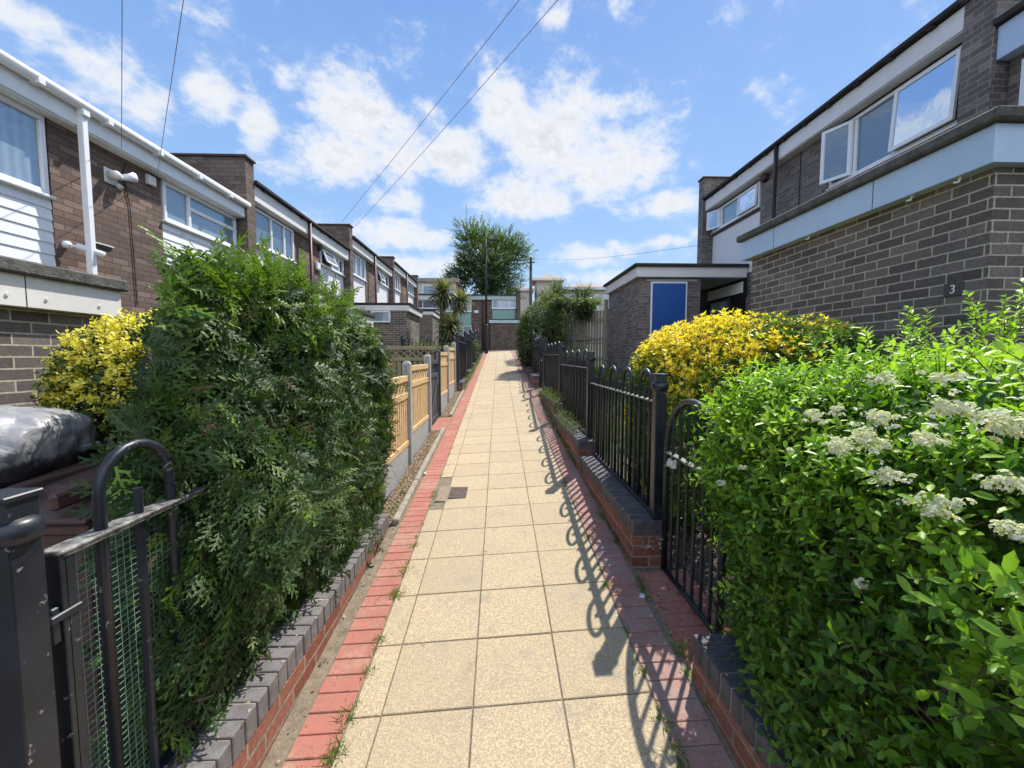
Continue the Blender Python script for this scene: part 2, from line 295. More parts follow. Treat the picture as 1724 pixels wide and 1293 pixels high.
# ------------------------------------------------------------------ object helpers
def tag(o, label, cat, group=None):
    o['label'] = label; o['category'] = cat
    if group: o['group'] = group
    return o
def thing(name, label, cat, loc=(0, 0, 0), group=None):
    o = bpy.data.objects.new(name, None); C.objects.link(o); o.location = loc; o.empty_display_size = .1
    return tag(o, label, cat, group)
def copytree(root, loc, label=None, group=None):
    r = root.copy(); C.objects.link(r); r.location = loc
    if label: r['label'] = label
    if group: r['group'] = group
    for ch in list(root.children):
        c = ch.copy(); C.objects.link(c); c.parent = r
        for gc in ch.children:
            d = gc.copy(); C.objects.link(d); d.parent = c
    return r
def worldloc(o):
    v = Vector((0, 0, 0))
    while o: v += o.location; o = o.parent
    return v
class MB:
    """collects faces in world coordinates; T maps local (u, n, z) to world for walls"""
    def __init__(s, T=None): s.v = []; s.f = []; s.uv = []; s.T = T
    def face(s, pts, uv=None):
        i = len(s.v); s.v += [tuple(p) for p in pts]; s.f.append(tuple(range(i, i+len(pts))))
        if uv is None:
            a, b_, c = Vector(pts[0]), Vector(pts[1]), Vector(pts[2]); n = (b_-a).cross(c-a)
            ax = max(range(3), key=lambda k: abs(n[k]))
            uv = [((p[1], p[2]) if ax == 0 else (p[0]+.11, p[2]) if ax == 1 else (p[0], p[1])) for p in pts]
        s.uv += [tuple(u) for u in uv]
    def box(s, a0, a1, b0, b1, c0, c1, skew=0):
        """skew adds rise per metre along the second axis"""
        if s.T:
            p, q = s.T(a0, b0, c0), s.T(a1, b1, c1)
            x0, x1 = sorted((p[0], q[0])); y0, y1 = sorted((p[1], q[1])); z0, z1 = sorted((p[2], q[2]))
        else: x0, x1, y0, y1, z0, z1 = min(a0, a1), max(a0, a1), min(b0, b1), max(b0, b1), min(c0, c1), max(c0, c1)
        P = lambda x, y, z: (x, y, z + skew*(y-y0))
        A, B, Cc, D_ = P(x0, y0, z0), P(x1, y0, z0), P(x1, y1, z0), P(x0, y1, z0)
        E, F, G_, H = P(x0, y0, z1), P(x1, y0, z1), P(x1, y1, z1), P(x0, y1, z1)
        for fc in ((A, D_, Cc, B), (E, F, G_, H), (A, B, F, E), (B, Cc, G_, F), (Cc, D_, H, G_), (D_, A, E, H)): s.face(fc)
        return s
    def tube(s, pts, r, n=8, cap=True):
        pts = [Vector(p) for p in pts]; rr = r if isinstance(r, (list, tuple)) else [r]*len(pts)
        rings = []; prev = None
        for i, p in enumerate(pts):
            d = (pts[min(i+1, len(pts)-1)]-pts[max(i-1, 0)]).normalized()
            if prev is None:
                prev = d.orthogonal().normalized()
                if abs(d.z) > .9: prev = Vector((1, 0, 0))
            u = (prev-d*prev.dot(d)).normalized(); v = d.cross(u); prev = u
            rings.append([p+(u*math.cos(2*math.pi*k/n)+v*math.sin(2*math.pi*k/n))*rr[i] for k in range(n)])
        base = len(s.v)
        for rg in rings: s.v += [tuple(q) for q in rg]
        L = 0
        for i in range(len(rings)-1):
            for k in range(n):
                k2 = (k+1) % n
                s.f.append((base+i*n+k, base+i*n+k2, base+(i+1)*n+k2, base+(i+1)*n+k)); s.uv += [(k/n, i), ((k+1)/n, i), ((k+1)/n, i+1), (k/n, i+1)]
        if cap:
            s.f.append(tuple(base+k for k in range(n-1, -1, -1))); s.uv += [(0, 0)]*n
            s.f.append(tuple(base+(len(rings)-1)*n+k for k in range(n))); s.uv += [(0, 0)]*n
        return s
    def prism(s, poly, axis, a0, a1):
        """poly: 2D points; axis 0: poly in (y,z) extruded in x; 1: (x,z) in y; 2: (x,y) in z"""
        def P(q, a): return (a, q[0], q[1]) if axis == 0 else (q[0], a, q[1]) if axis == 1 else (q[0], q[1], a)
        n = len(poly)
        ar = sum(poly[i][0]*poly[(i+1) % n][1]-poly[(i+1) % n][0]*poly[i][1] for i in range(n))
        if (ar > 0) == (axis == 1): poly = poly[::-1]
        s.face([P(q, a1) for q in poly]); s.face([P(q, a0) for q in poly[::-1]])
        for i in range(n):
            q, r_ = poly[i], poly[(i+1) % n]
            s.face([P(q, a0), P(r_, a0), P(r_, a1), P(q, a1)])
        return s
    def build(s, name, mat, parent=None, origin=None, bevel=0, smooth=False, seg=1):
        if parent is not None: o_ = worldloc(parent)
        else: o_ = Vector(origin) if origin else Vector((0, 0, 0))
        me = bpy.data.meshes.new(name)
        me.from_pydata([(v[0]-o_.x, v[1]-o_.y, v[2]-o_.z) for v in s.v], [], s.f)
        uvl = me.uv_layers.new(name='UVMap'); uvl.data.foreach_set('uv', [c for u in s.uv for c in u])
        me.materials.append(mat)
        ob = bpy.data.objects.new(name, me); C.objects.link(ob)
        if parent is not None: ob.parent = parent
        else: ob.location = o_
        if smooth: me.polygons.foreach_set('use_smooth', [True]*len(me.polygons))
        if bevel:
            import bmesh
            bm = bmesh.new(); bm.from_mesh(me); bmesh.ops.remove_doubles(bm, verts=bm.verts, dist=.0002)
            md = None; bm.to_mesh(me); bm.free()
            md = ob.modifiers.new('bevel', 'BEVEL'); md.width = bevel; md.segments = seg; md.limit_method = 'ANGLE'; md.angle_limit = R(40)
        return ob
def struct(o): o['kind'] = 'structure'; return o
def stuff(o): o['kind'] = 'stuff'; return o

# numpy leaf meshes
def nrm(a): return a/np.maximum(np.linalg.norm(a, axis=-1, keepdims=True), 1e-9)
LEAF = (np.array([(0, 0, 0), (.5, 0, -.05), (1, 0, -.10), (.38, .5, .05), (.38, -.5, .05)]), [(0, 1, 2, 3), (0, 4, 2, 1)])
LEAF6 = (np.array([(0, 0, 0), (.35, 0, -.03), (.7, 0, -.04), (1, 0, -.10), (.3, .40, .05), (.68, .44, .03), (.3, -.40, .05), (.68, -.44, .03)]),
         [(0, 1, 4), (1, 2, 5, 4), (2, 3, 5), (0, 6, 1), (1, 6, 7, 2), (2, 7, 3)])
def frond_template():
    V = []; F = []
    def ribbon(p, q, w0, w1):
        p = np.array(p, float); q = np.array(q, float); d = q-p; n = np.array((-d[1], d[0], 0)); n /= np.linalg.norm(n)
        i = len(V); V.extend([p-n*w0, q-n*w1, q+n*w1, p+n*w0]); F.append((i, i+1, i+2, i+3))
    def z(x, y): return -.28*x*x - .10*abs(y)
    pts = [(x, .02*math.sin(x*7), 0) for x in np.linspace(0, 1, 5)]
    pts = [(x, y, z(x, y)) for x, y, _ in pts]
    for a, b_ in zip(pts[:-1], pts[1:]): ribbon(a, b_, .022, .018)
    k = 0
    for x in np.linspace(.10, .95, 10):
        s_ = 1 if k % 2 else -1; k += 1
        L = .40*(1-x*.72)*(.75+.35*((k*37) % 10)/10)
        ang = R(42+8*((k*13) % 5)/5)*s_
        ex, ey = x+L*math.cos(ang), L*math.sin(ang)
        ribbon((x, 0, z(x, 0)), (ex, ey, z(ex, ey)), .026, .012)
        for j, tt in enumerate((.35, .72)):
            bx, by = x+(ex-x)*tt, ey*tt
            for s2 in (1, -1):
                l2 = L*.38*(1-tt*.5); a2 = ang+R(38)*s2
                cx, cy = bx+l2*math.cos(a2), by+l2*math.sin(a2)
                ribbon((bx, by, z(bx, by)), (cx, cy, z(cx, cy)), .020, .009)
    return np.array(V), F
FROND = frond_template()
def leaves(name, mat, tmpl, pos, axis, up, length, width, tint, parent=None, origin=(0, 0, 0)):
    V, F = tmpl; N = len(pos)
    A = nrm(axis); Sd = nrm(np.cross(A, up)); U = np.cross(Sd, A)
    X = (V[None, :, 0:1]*length[:, None, None])*A[:, None] + (V[None, :, 1:2]*width[:, None, None])*Sd[:, None] + (V[None, :, 2:3]*length[:, None, None])*U[:, None]
    P = (pos[:, None]+X).reshape(-1, 3)
    off = worldloc(parent) if parent is not None else Vector(origin)
    P = P-np.array(off)
    k = len(V); fl = np.concatenate([np.array(f) for f in F]); ft = np.array([len(f) for f in F])
    loops = (np.arange(N)[:, None]*k+fl[None]).ravel().astype(np.int32); tot = np.tile(ft, N).astype(np.int32)
    st = np.concatenate([[0], np.cumsum(tot)[:-1]]).astype(np.int32)
    me = bpy.data.meshes.new(name); me.vertices.add(len(P)); me.vertices.foreach_set('co', P.astype(np.float32).ravel())
    me.loops.add(len(loops)); me.loops.foreach_set('vertex_index', loops)
    me.polygons.add(len(tot)); me.polygons.foreach_set('loop_start', st); me.polygons.foreach_set('loop_total', tot)
    me.update(calc_edges=True)
    at = me.attributes.new('tint', 'FLOAT', 'POINT'); at.data.foreach_set('value', np.repeat(tint, k).astype(np.float32))
    me.polygons.foreach_set('use_smooth', np.ones(len(tot), bool))
    me.materials.append(mat)
    ob = bpy.data.objects.new(name, me); C.objects.link(ob)
    if parent is not None: ob.parent = parent
    else: ob.location = off
    return ob
def superbox(rng, n, c, r, e=5.0, lumps=14, amp=.08, wid=.35, depth=.0, bottom=True):
    """points near the surface of a rounded box; returns positions, outward normals"""
    r = np.array(r); c = np.array(c)
    area = np.array([r[1]*r[2], r[1]*r[2], r[0]*r[2], r[0]*r[2], r[0]*r[1], r[0]*r[1]*(1 if bottom else .12)])
    fc = rng.choice(6, n, p=area/area.sum()); q = rng.uniform(-1, 1, (n, 3)); ax = fc//2; q[np.arange(n), ax] = np.where(fc % 2 == 0, 1, -1)
    flip = (ax == 2); q[flip, 2] = np.where(fc[flip] == 4, 1, -1)
    s_ = (np.abs(q)**e).sum(1)**(-1/e); p = q*s_[:, None]
    nn = nrm(np.sign(p)*np.abs(p)**(e-1)/r); W = p*r
    ctr = rng.choice(n, lumps); disp = np.zeros(n)
    for i in ctr: disp += amp*rng.uniform(-1, 1)*np.exp(-((W-W[i])**2).sum(1)/wid**2)
    W = W+nn*(disp-rng.exponential(1, n)*depth)[:, None]
    return W+c, nn
def patch(rng, P, k, wid):
    """smooth random field over points, about -1..1"""
    f = np.zeros(len(P)); ctr = P[rng.choice(len(P), k)]
    for cc in ctr: f += rng.uniform(-1, 1)*np.exp(-((P-cc)**2).sum(1)/wid**2)
    return f
def sprigs(rng, parent, mat, P, Dr, length, nl, leaf, lw, tint, spread=60, droop=.15, tm=LEAF, stem=.0025, twig=None, name='foliage', tnoise=.08, twigname='twigs', upb=.5, lift=0.0, whorl=False):
    S_ = len(P); Dr = nrm(Dr)
    t = np.linspace(.12, 1, nl)[None, :].repeat(S_, 0)
    if whorl: t = np.where(np.arange(nl)[None] < nl*.45, .2+.6*t, .9+.1*t)
    t = t+rng.uniform(-.03, .03, t.shape)
    grav = np.array((0, 0, -1.0))
    def curve(tt): return P[:, None]+Dr[:, None]*(tt*length[:, None])[..., None]+grav*(droop*length[:, None]*tt**2)[..., None]
    pos = curve(t)
    ref = nrm(np.cross(Dr, rng.normal(size=(S_, 3)))); ref2 = np.cross(Dr, ref)
    ph = rng.uniform(0, 6.28, S_)[:, None]+np.arange(nl)[None]*2.4
    rad = ref[:, None]*np.cos(ph)[..., None]+ref2[:, None]*np.sin(ph)[..., None]
    al = R(spread)*rng.uniform(.7, 1.25, (S_, nl))
    ax = Dr[:, None]*np.cos(al)[..., None]+rad*np.sin(al)[..., None]+np.array((0, 0, lift))
    up = nrm(Dr[:, None]*.5-rad*.6+np.array((0, 0, upb))+rng.normal(0, .25, rad.shape))
    ln = leaf*rng.uniform(.5, 1.3, (S_, nl))*(1-.25*t)
    ti = np.clip(tint[:, None]+rng.normal(0, tnoise, (S_, nl))+(t-.6)*.12, 0, 1)
    ob = leaves(name, mat, tm, pos.reshape(-1, 3), ax.reshape(-1, 3), up.reshape(-1, 3), ln.ravel(), (ln*lw).ravel(), ti.ravel(), parent)
    if twig is not None:
        K = 4; tt = np.linspace(0, 1, K)[None].repeat(S_, 0); c_ = curve(tt)
        ang = np.array([0, 2.094, 4.189]); rr = stem*np.array([1.3, 1, .8, .4])
        V = c_[:, :, None]+(ref[:, None, None]*np.cos(ang)[None, None, :, None]+ref2[:, None, None]*np.sin(ang)[None, None, :, None])*rr[None, :, None, None]
        V = V.reshape(-1, 3)-np.array(worldloc(parent))
        F = []
        for i in range(K-1):
            for k in range(3):
                k2 = (k+1) % 3; F.append((i*3+k, i*3+k2, (i+1)*3+k2, (i+1)*3+k))
        F = np.array(F); lp = (np.arange(S_)[:, None, None]*K*3+F[None]).ravel().astype(np.int32); nf = len(F)*S_
        me = bpy.data.meshes.new(twigname); me.vertices.add(len(V)); me.vertices.foreach_set('co', V.astype(np.float32).ravel())
        me.loops.add(len(lp)); me.loops.foreach_set('vertex_index', lp); me.polygons.add(nf)
        me.polygons.foreach_set('loop_start', np.arange(nf, dtype=np.int32)*4); me.polygons.foreach_set('loop_total', np.full(nf, 4, np.int32))
        me.update(calc_edges=True); me.materials.append(twig)
        tw = bpy.data.objects.new(twigname, me); C.objects.link(tw); tw.parent = parent
    return ob

# ------------------------------------------------------------------ ground and path
H = 1.69
def pz(x, y): return -H+.082*y+.04*x
def gz(x, y):
    yy = min(max(y, -12), 26.5); b_ = -H+.082*yy
    if -1.05 <= x <= 1.12: cr = .04*x-.09
    elif x < -1.05: cr = -.042-.09-.42*min(1, (-1.05-x)/1.9)
    else: cr = .045-.09+.36*min(1, (x-1.12)/1.6)
    return b_+cr
xs = [-600, -200, -80, -30, -12, -6, -4, -3, -2.4, -1.8, -1.4, -1.16, -1.05, -.5, 0, .5, 1.12, 1.2, 1.5, 1.9, 2.3, 2.8, 3.5, 5, 8, 14, 30, 80, 200, 600]
ys = [-300, -60, -12, -6, -3, -1]+[i*.5 for i in range(0, 54)]+[28, 32, 40, 60, 100, 200, 600]
vv = [(x, y, gz(x, y)) for y in ys for x in xs]; nx = len(xs)
ff = [(j*nx+i, j*nx+i+1, (j+1)*nx+i+1, (j+1)*nx+i) for j in range(len(ys)-1) for i in range(nx-1)]
me = bpy.data.meshes.new('ground'); me.from_pydata(vv, [], ff); me.materials.append(M['ground'])
go = bpy.data.objects.new('ground', me); C.objects.link(go); struct(go)

rng = np.random.default_rng(3)
def sheet(name, x0, x1, y0, y1, dz, mat):
    mb = MB(); n = max(1, int((y1-y0)/2))
    for i in range(n):
        a = y0+(y1-y0)*i/n; b_ = y0+(y1-y0)*(i+1)/n
        mb.face([(x0, a, pz(x0, a)+dz), (x1, a, pz(x1, a)+dz), (x1, b_, pz(x1, b_)+dz), (x0, b_, pz(x0, b_)+dz)])
    return struct(mb.build(name, mat))
sheet('path_bed', -.93, 1.10, -3, 26.0, -.007, M['joint'])
def slabmesh(name, cells, mat, gap, bev, jit=.0012, slant=0.0):
    """cells: list of (x0,x1,y0,y1); each a chamfered block following the slope"""
    V = []; F = []; T = []
    for (x0, x1, y0, y1) in cells:
        a = gap/2; tz = random.uniform(-jit, jit); tx = random.uniform(-.002, .002); ty = random.uniform(-.003, .003)
        cx, cy = (x0+x1)/2, (y0+y1)/2; i = len(V)
        x0 += a+random.uniform(-.001, .001); x1 -= a+random.uniform(-.001, .001); y0 += a; y1 -= a
        f = lambda x, y, d: (x, y-slant*x, pz(x, y)+tz+tx*(x-cx)+ty*(y-cy)-d)
        for d, m_ in ((.03, 0), (bev, 0), (0, bev)):
            V += [f(x0+m_, y0+m_, d), f(x1-m_, y0+m_, d), f(x1-m_, y1-m_, d), f(x0+m_, y1-m_, d)]
        for k in range(4):
            k2 = (k+1) % 4
            F.append((i+k, i+k2, i+4+k2, i+4+k)); F.append((i+4+k, i+4+k2, i+8+k2, i+8+k))
        F.append((i+8, i+9, i+10, i+11)); T += [random.random()]*12
    me = bpy.data.meshes.new(name); me.from_pydata(V, [], F); me.materials.append(mat)
    at = me.attributes.new('tint', 'FLOAT', 'POINT'); at.data.foreach_set('value', T)
    o = bpy.data.objects.new(name, me); C.objects.link(o); return struct(o)
cells = []
cols = [(-.655, -.52), (-.52, -.12), (-.12, .283), (.283, .685)]
y = -1.075
while y < 25.3:
    for ci, (a, b_) in enumerate(cols):
        if ci == 0 and 3.82 < y+.2 < 4.35: continue
        if y > 14 and ci == 0: pass
        cells.append((a, b_, y, min(y+.4, 25.46)))
    y += .4
slabmesh('path', cells, M['slab'], .006, .003, slant=-.028)
cl = [(-.852, -.66, -1+i*.098, -1+(i+1)*.098) for i in range(268)]
slabmesh('red_paving_border', cl, M['paver'], .005, .003, .001)
cl = [(.69, .885, -1+i*.1, -1+(i+1)*.1) for i in range(263)]
slabmesh('faded_paving_border', cl, M['paver_r'], .005, .003, .001)
cl = [(.92, 1.26, 1.82+i*.1, 1.82+(i+1)*.1) for i in range(8)]
slabmesh('gate_threshold_paving', cl, M['paver'], .005, .003, .001)
cl = [(-1.14, -.86, 6.60+i*.1, 6.60+(i+1)*.1) for i in range(9)]
slabmesh('side_gate_paving', cl, M['paver'], .005, .003, .001)
# manhole cover
yc = 4.06
mh = thing('manhole_cover', 'small worn iron cover plate set in the paving beside the red brick strip', 'manhole cover', (-.45, yc, pz(-.45, yc)))
mb = MB(); mb.box(-.62, -.50, 3.88, 4.24, pz(-.5, 3.9)-.01, pz(-.5, 3.9)+.0, skew=.082); mb.build('surround', plain('pinkish_mortar_infill', (.33, .25, .19), .95, .4, 30), mh)
mb = MB(); mb.box(-.498, -.325, 3.925, 4.20, pz(-.4, 3.925)+.001, pz(-.4, 3.925)+.006, skew=.082)
for i in range(6): mb.box(-.49, -.335, 3.94+i*.043, 3.955+i*.043, pz(-.4, 3.94+i*.043)+.005, pz(-.4, 3.94+i*.043)+.008, skew=.082)
mb.build('lid', M['rust'], mh)

# concrete edging and gravel
def edging(y0, y1, label):
    t = thing('kerb_edging', label, 'edging', (-.9, y0, pz(-.9, y0)), 'concrete path edgings')
    yy = y0
    while yy < y1-.05:
        e = min(yy+.91, y1)
        mb = MB(); mb.box(-.922, -.868, yy+.004, e-.004, pz(-.9, yy)-.10, pz(-.9, yy)+.045+random.uniform(-.004, .004), skew=.082); mb.build('edging_stone', M['edging'], t, bevel=.008)
        yy = e
edging(3.46, 6.56, 'weathered concrete edging stones along the gravel beside the nearest pale timber fence panels')
edging(7.52, 10.3, 'weathered concrete edging stones along the gravel beyond the dark grey gate')
mb = MB()
for y0, y1 in ((3.46, 6.56), (7.52, 10.3)):
    mb.face([(-1.10, y0, pz(-.9, y0)-.005), (-.92, y0, pz(-.9, y0)-.005), (-.92, y1, pz(-.9, y1)-.005), (-1.10, y1, pz(-.9, y1)-.005)])
struct(mb.build('gravel_strip', M['gravel']))
N = 5200; rg = np.random.default_rng(5); yy = np.concatenate([rg.uniform(3.46, 6.56, N//2), rg.uniform(7.52, 10.3, N//2)]); xx = rg.uniform(-1.08, -.93, N)
CUBE = (np.array([(x*1.0, y*1.0, z*.7) for x in (-.5, .5) for y in (-.5, .5) for z in (-.5, .5)]), [(0, 1, 3, 2), (4, 6, 7, 5), (0, 4, 5, 1), (2, 3, 7, 6), (0, 2, 6, 4), (1, 5, 7, 3)])
pp = np.stack([xx, yy, -H+.082*yy+.04*-.9-.002], 1)
o = leaves('gravel_stones', L_DEAD, CUBE, pp, rg.normal(size=(N, 3))*np.array((1, 1, .3)), np.array((0, 0, 1.0))+rg.normal(0, .3, (N, 3)), rg.uniform(.006, .018, N), rg.uniform(.006, .016, N), rg.uniform(.2, 1, N)); stuff(o)
# mortar ledges beside the left strip
struct(sheet('mortar_strip', -.935, -.855, -2, 3.42, -.004, M['mortarbed']))

# ------------------------------------------------------------------ low brick walls with engineering brick coping
def lowwall(name, label, x0, x1, y0, y1, ztop, mat, group='low brick walls beside the path', cop=.105, over=.0):
    t = thing(name, label, 'low wall', ((x0+x1)/2, y0, pz((x0+x1)/2, y0)), group)
    zb = pz(0, y0)-.25
    mb = MB(); mb.box(x0+.002, x1-.002, y0+.003, y1-.003, zb, ztop-cop-.001); mb.build('brick_base', M['brick_red'], t)
    mb = MB(); yy = y0; n = max(1, round((y1-y0)/.0765)); st = (y1-y0)/n
    for i in range(n):
        j = random.uniform(-.0025, .0025); j2 = random.uniform(-.003, .003)
        mb.box(x0-over+j, x1+over+j, y0+i*st+.004, y0+(i+1)*st-.004, ztop-cop+.003, ztop+j2)
    mb.build('coping', mat, t, bevel=.005, seg=2)
    mb = MB(); mb.box(x0+.006, x1-.006, y0+.006, y1-.006, ztop-cop-.003, ztop-.006); mb.build('mortar', M['edging'], t)
    return t
lowwall('garden_wall', 'low red brick wall with grey brick coping under the conifer hedge', -1.155, -.935, -.6, 3.42, -1.33, M['blue_sun'])
lowwall('garden_wall', 'low brick wall with dark coping at the foot of the flowering green hedge', .90, 1.12, -.6, 1.80, -1.29, M['blue_eng'])
lowwall('garden_wall', 'low brick wall with dark coping and a broken end brick beside the arched gate', .90, 1.12, 2.66, 4.56, -1.11, M['blue_eng'])
lowwall('garden_wall', 'second dark coped low brick wall up the right side, overgrown with weeds', .90, 1.12, 4.57, 6.85, -.96, M['blue_eng'])
lowwall('garden_wall', 'low dark coped brick wall with tall weeds before the far arched gate on the right', .93, 1.13, 6.86, 9.45, -.80, M['blue_eng'])
lowwall('garden_wall', 'stepped brick wall end just beyond the far arched gate on the right', .88, 1.13, 10.55, 12.9, -.50, M['blue_eng'])
lowwall('garden_wall', 'farthest low brick wall on the right beneath the overhanging shrub', .88, 1.13, 12.91, 15.4, -.34, M['blue_eng'])
zz = [-.66, -.46, -.27, -.08, .13]
lb = ['first stepped low brick wall after the pale timber fence', 'second stepped low brick wall on the left below black railings', 'third stepped low brick wall on the left below black railings', 'fourth stepped low brick wall on the left, weeds at its foot', 'farthest stepped low brick wall on the left by the lamp column']
for i in range(5): lowwall('garden_wall', lb[i], -1.17, -.93, 10.5+i*2.35, 10.5+i*2.35+2.34, zz[i], M['blue_eng'])

# rubble in the broken wall end
t = thing('mortar_rubble', 'pale crumbled mortar lump in the broken end of the low wall beside the arched gate', 'rubble', (1.02, 2.645, -1.2))
mb = MB(); rr = random.Random(4)
for i in range(26):
    p = Vector((rr.uniform(.95, 1.09), rr.uniform(2.615, 2.655), rr.uniform(-1.285, -1.225))); s_ = rr.uniform(.01, .026)
    q = [p+Vector((rr.uniform(-1, 1), rr.uniform(-.6, .6), rr.uniform(-1, 1)))*s_ for _ in range(4)]
    for fc in ((0, 1, 2), (0, 2, 3), (0, 3, 1), (1, 3, 2)): mb.face([q[k] for k in fc], [(0, 0)]*3)
mb.build('fragments', M['edging'], t)

# ------------------------------------------------------------------ iron railings
def postparts(parent, x, y, zb, zt, w_=.038, name='post'):
    mb = MB(); mb.box(x-w_, x+w_, y-w_, y+w_, zb, zt-.105); p = mb.build(name, M['iron'], parent, bevel=.006, seg=2)
    mb = MB(); mb.tube([(x, y, zt-.115), (x, y, zt-.105), (x, y, zt-.085), (x, y, zt-.065), (x, y, zt-.055)], [w_*1.05, w_*1.42, w_*1.55, w_*1.42, w_*1.05], 20); mb.build('collar', M['iron'], p, smooth=True); mb = MB()
    mb.box(x-w_*.95, x+w_*.95, y-w_*.95, y+w_*.95, zt-.06, zt-.012); mb.box(x-w_*1.12, x+w_*1.12, y-w_*1.12, y+w_*1.12, zt-.014, zt)
    mb.build('cap', M['iron'], p, bevel=.003)
def railing(label, y0, zrail, L_=2.06, x=1.08, postz=None, zb=None, post=True, nb=17, net=False, rb=.0118, rh=.0142):
    """panel from y0 to y0+L_, rail height zrail, standing on a wall top zb; post at y0-.05"""
    t = thing('iron_railing', label, 'railing', (x, y0, zb), 'black hoop topped iron railings')
    a, b_ = y0+.02, y0+L_-.04
    mb = MB(); mb.box(x-.024, x+.024, a, b_, zrail-.011, zrail); mb.build('top_rail', M['iron_top'], t, bevel=.002)
    mb = MB(); mb.box(x-.020, x+.020, a, b_, zb+.022, zb+.034); mb.build('bottom_rail', M['iron'], t, bevel=.002)
    for yy in (a, b_):
        mb = MB(); mb.box(x-.02, x+.02, yy-.008, yy+.008, zb+.005, zrail+.0); mb.build('stile', M['iron'], t, bevel=.002)
    n = nb; sp = (b_-a)/(n+1); first = None
    for i in range(1, n+1):
        yy = a+i*sp; k = i % 4
        # groups of four: leg, middle, leg, single
        if k == 1 and i+2 <= n:
            pts = [(x, yy, zb+.03), (x, yy, zrail+.10)]
            r_ = sp
            for j in range(1, 10):
                q = math.pi*(1-j/10); pts.append((x, yy+sp+math.cos(q)*r_, zrail+.10+math.sin(q)*r_*1.0))
            pts += [(x, yy+2*sp, zrail+.10), (x, yy+2*sp, zb+.03)]
            mb = MB(); mb.tube(pts, rh, 8); mb.build('hoop', M['iron'], t, smooth=True)
        elif k in (2, 0) or (k == 1 and i+2 > n) :
            mb = MB(); mb.tube([(x, yy, zb+.03), (x, yy, zrail+(.085 if k else .075))], rb, 8); mb.build('bar', M['iron'], t)
    if post: postparts(t, x, y0-.035, postz[0], postz[1])
    return t
r1 = railing('nearest black hoop railing on the right, between the arched gate and the yellow tipped hedge', 2.75, -.305, 2.0, zb=-1.11, postz=(-1.52, -.115))
r2 = railing('second black hoop railing panel up the right side of the path', 4.84, -.135, 2.22, zb=-.955, postz=(-1.35, .055))
r3 = railing('third black hoop railing on the right, rising out of tall weeds before the far gate', 7.12, .035, 2.42, zb=-.795, postz=(-1.15, .235))
r4 = railing('black hoop railing on the right just beyond the far arched gate', 10.55, .30, 2.36, zb=-.495, postz=(-.85, .505))
r5 = railing('farthest black hoop railing on the right beneath the overhanging green shrub', 12.95, .50, 2.4, zb=-.335, postz=(-.68, .705))
# near right panel behind the flowering hedge
railing('black hoop railing mostly buried in the near flowering green hedge', -.35, -.56, 1.9, x=1.11, zb=-1.285, postz=(-1.75, -.36))
# left near railing with net
rl = railing('chipped black hoop railing with pale green netting in front of the conifer hedge', 0.975, -.475, .53, x=-1.075, zb=-1.33, postz=None, post=False, nb=3, rb=.0118, rh=.0145)
mb = MB(); mb.box(-1.095, -1.055, .995, 1.025, -1.32, -.478); mb.build('end_stile', M['iron'], rl, bevel=.004)
mb = MB(); mb.box(-1.103, -1.047, .98, 1.47, -.476, -.466); mb.build('worn_top_strip', M['iron_top'], rl, bevel=.003)
postparts(rl, -1.085, .918, -1.8, -.30, w_=.036)
mb = MB()
for i in range(22): yy = 1.0+i*.022; mb.box(-1.0990, -1.0980, yy, yy+.0011, -1.30, -.50)
for i in range(42): z_ = -1.29+i*.019; mb.box(-1.1000, -1.0990, 1.0, 1.47, z_, z_+.0014)
mb.build('mesh_netting', M['net'], rl)
# left far railings
lab = ['first black hoop railing on the left after the last pale timber panel', 'second black hoop railing on the left beyond the timber fence', 'third black hoop railing on the left beyond the timber fence', 'fourth black hoop railing on the left beyond the timber fence', 'farthest black hoop railing on the left beside the lamp column']
for i in range(5):
    y0 = 10.62+i*2.35; railing(lab[i], y0, .40+i*.19, 2.26, x=-1.06, zb=zz[i]+.002, postz=(zz[i]-.3, .60+i*.19), nb=17)
# cross railing dividing the left gardens, faces down the path
t = thing('iron_railing', 'black hoop railing running across the left gardens below the palms', 'railing', (-2.6, 12.0, -.7), 'black hoop topped iron railings')
x0, x1, zr, zb = -2.75, -1.2, .37, -.9
mb = MB(); mb.box(x0, x1, 11.98, 12.02, zr-.01, zr); mb.build('top_rail', M['iron_top'], t)
mb = MB(); mb.box(x0, x1, 11.98, 12.02, zb+.05, zb+.06); mb.build('bottom_rail', M['iron'], t)
for i in range(15):
    xx = x0+.03+i*.106; k = i % 4
    if k == 0 and i < 13:
        pts = [(xx, 12, zb), (xx, 12, zr+.09)]+[(xx+.106-.106*math.cos(math.pi*j/10), 12, zr+.09+.106*math.sin(math.pi*j/10)) for j in range(1, 10)]+[(xx+.212, 12, zr+.09), (xx+.212, 12, zb)]
        MB().tube(pts, .011, 6).build('hoop', M['iron'], t, smooth=True)
    elif k in (1, 3): MB().tube([(xx, 12, zb), (xx, 12, zr+.08)], .010, 6).build('bar', M['iron'], t)
postparts(t, x0-.04, 12.0, zb-.2, .58)

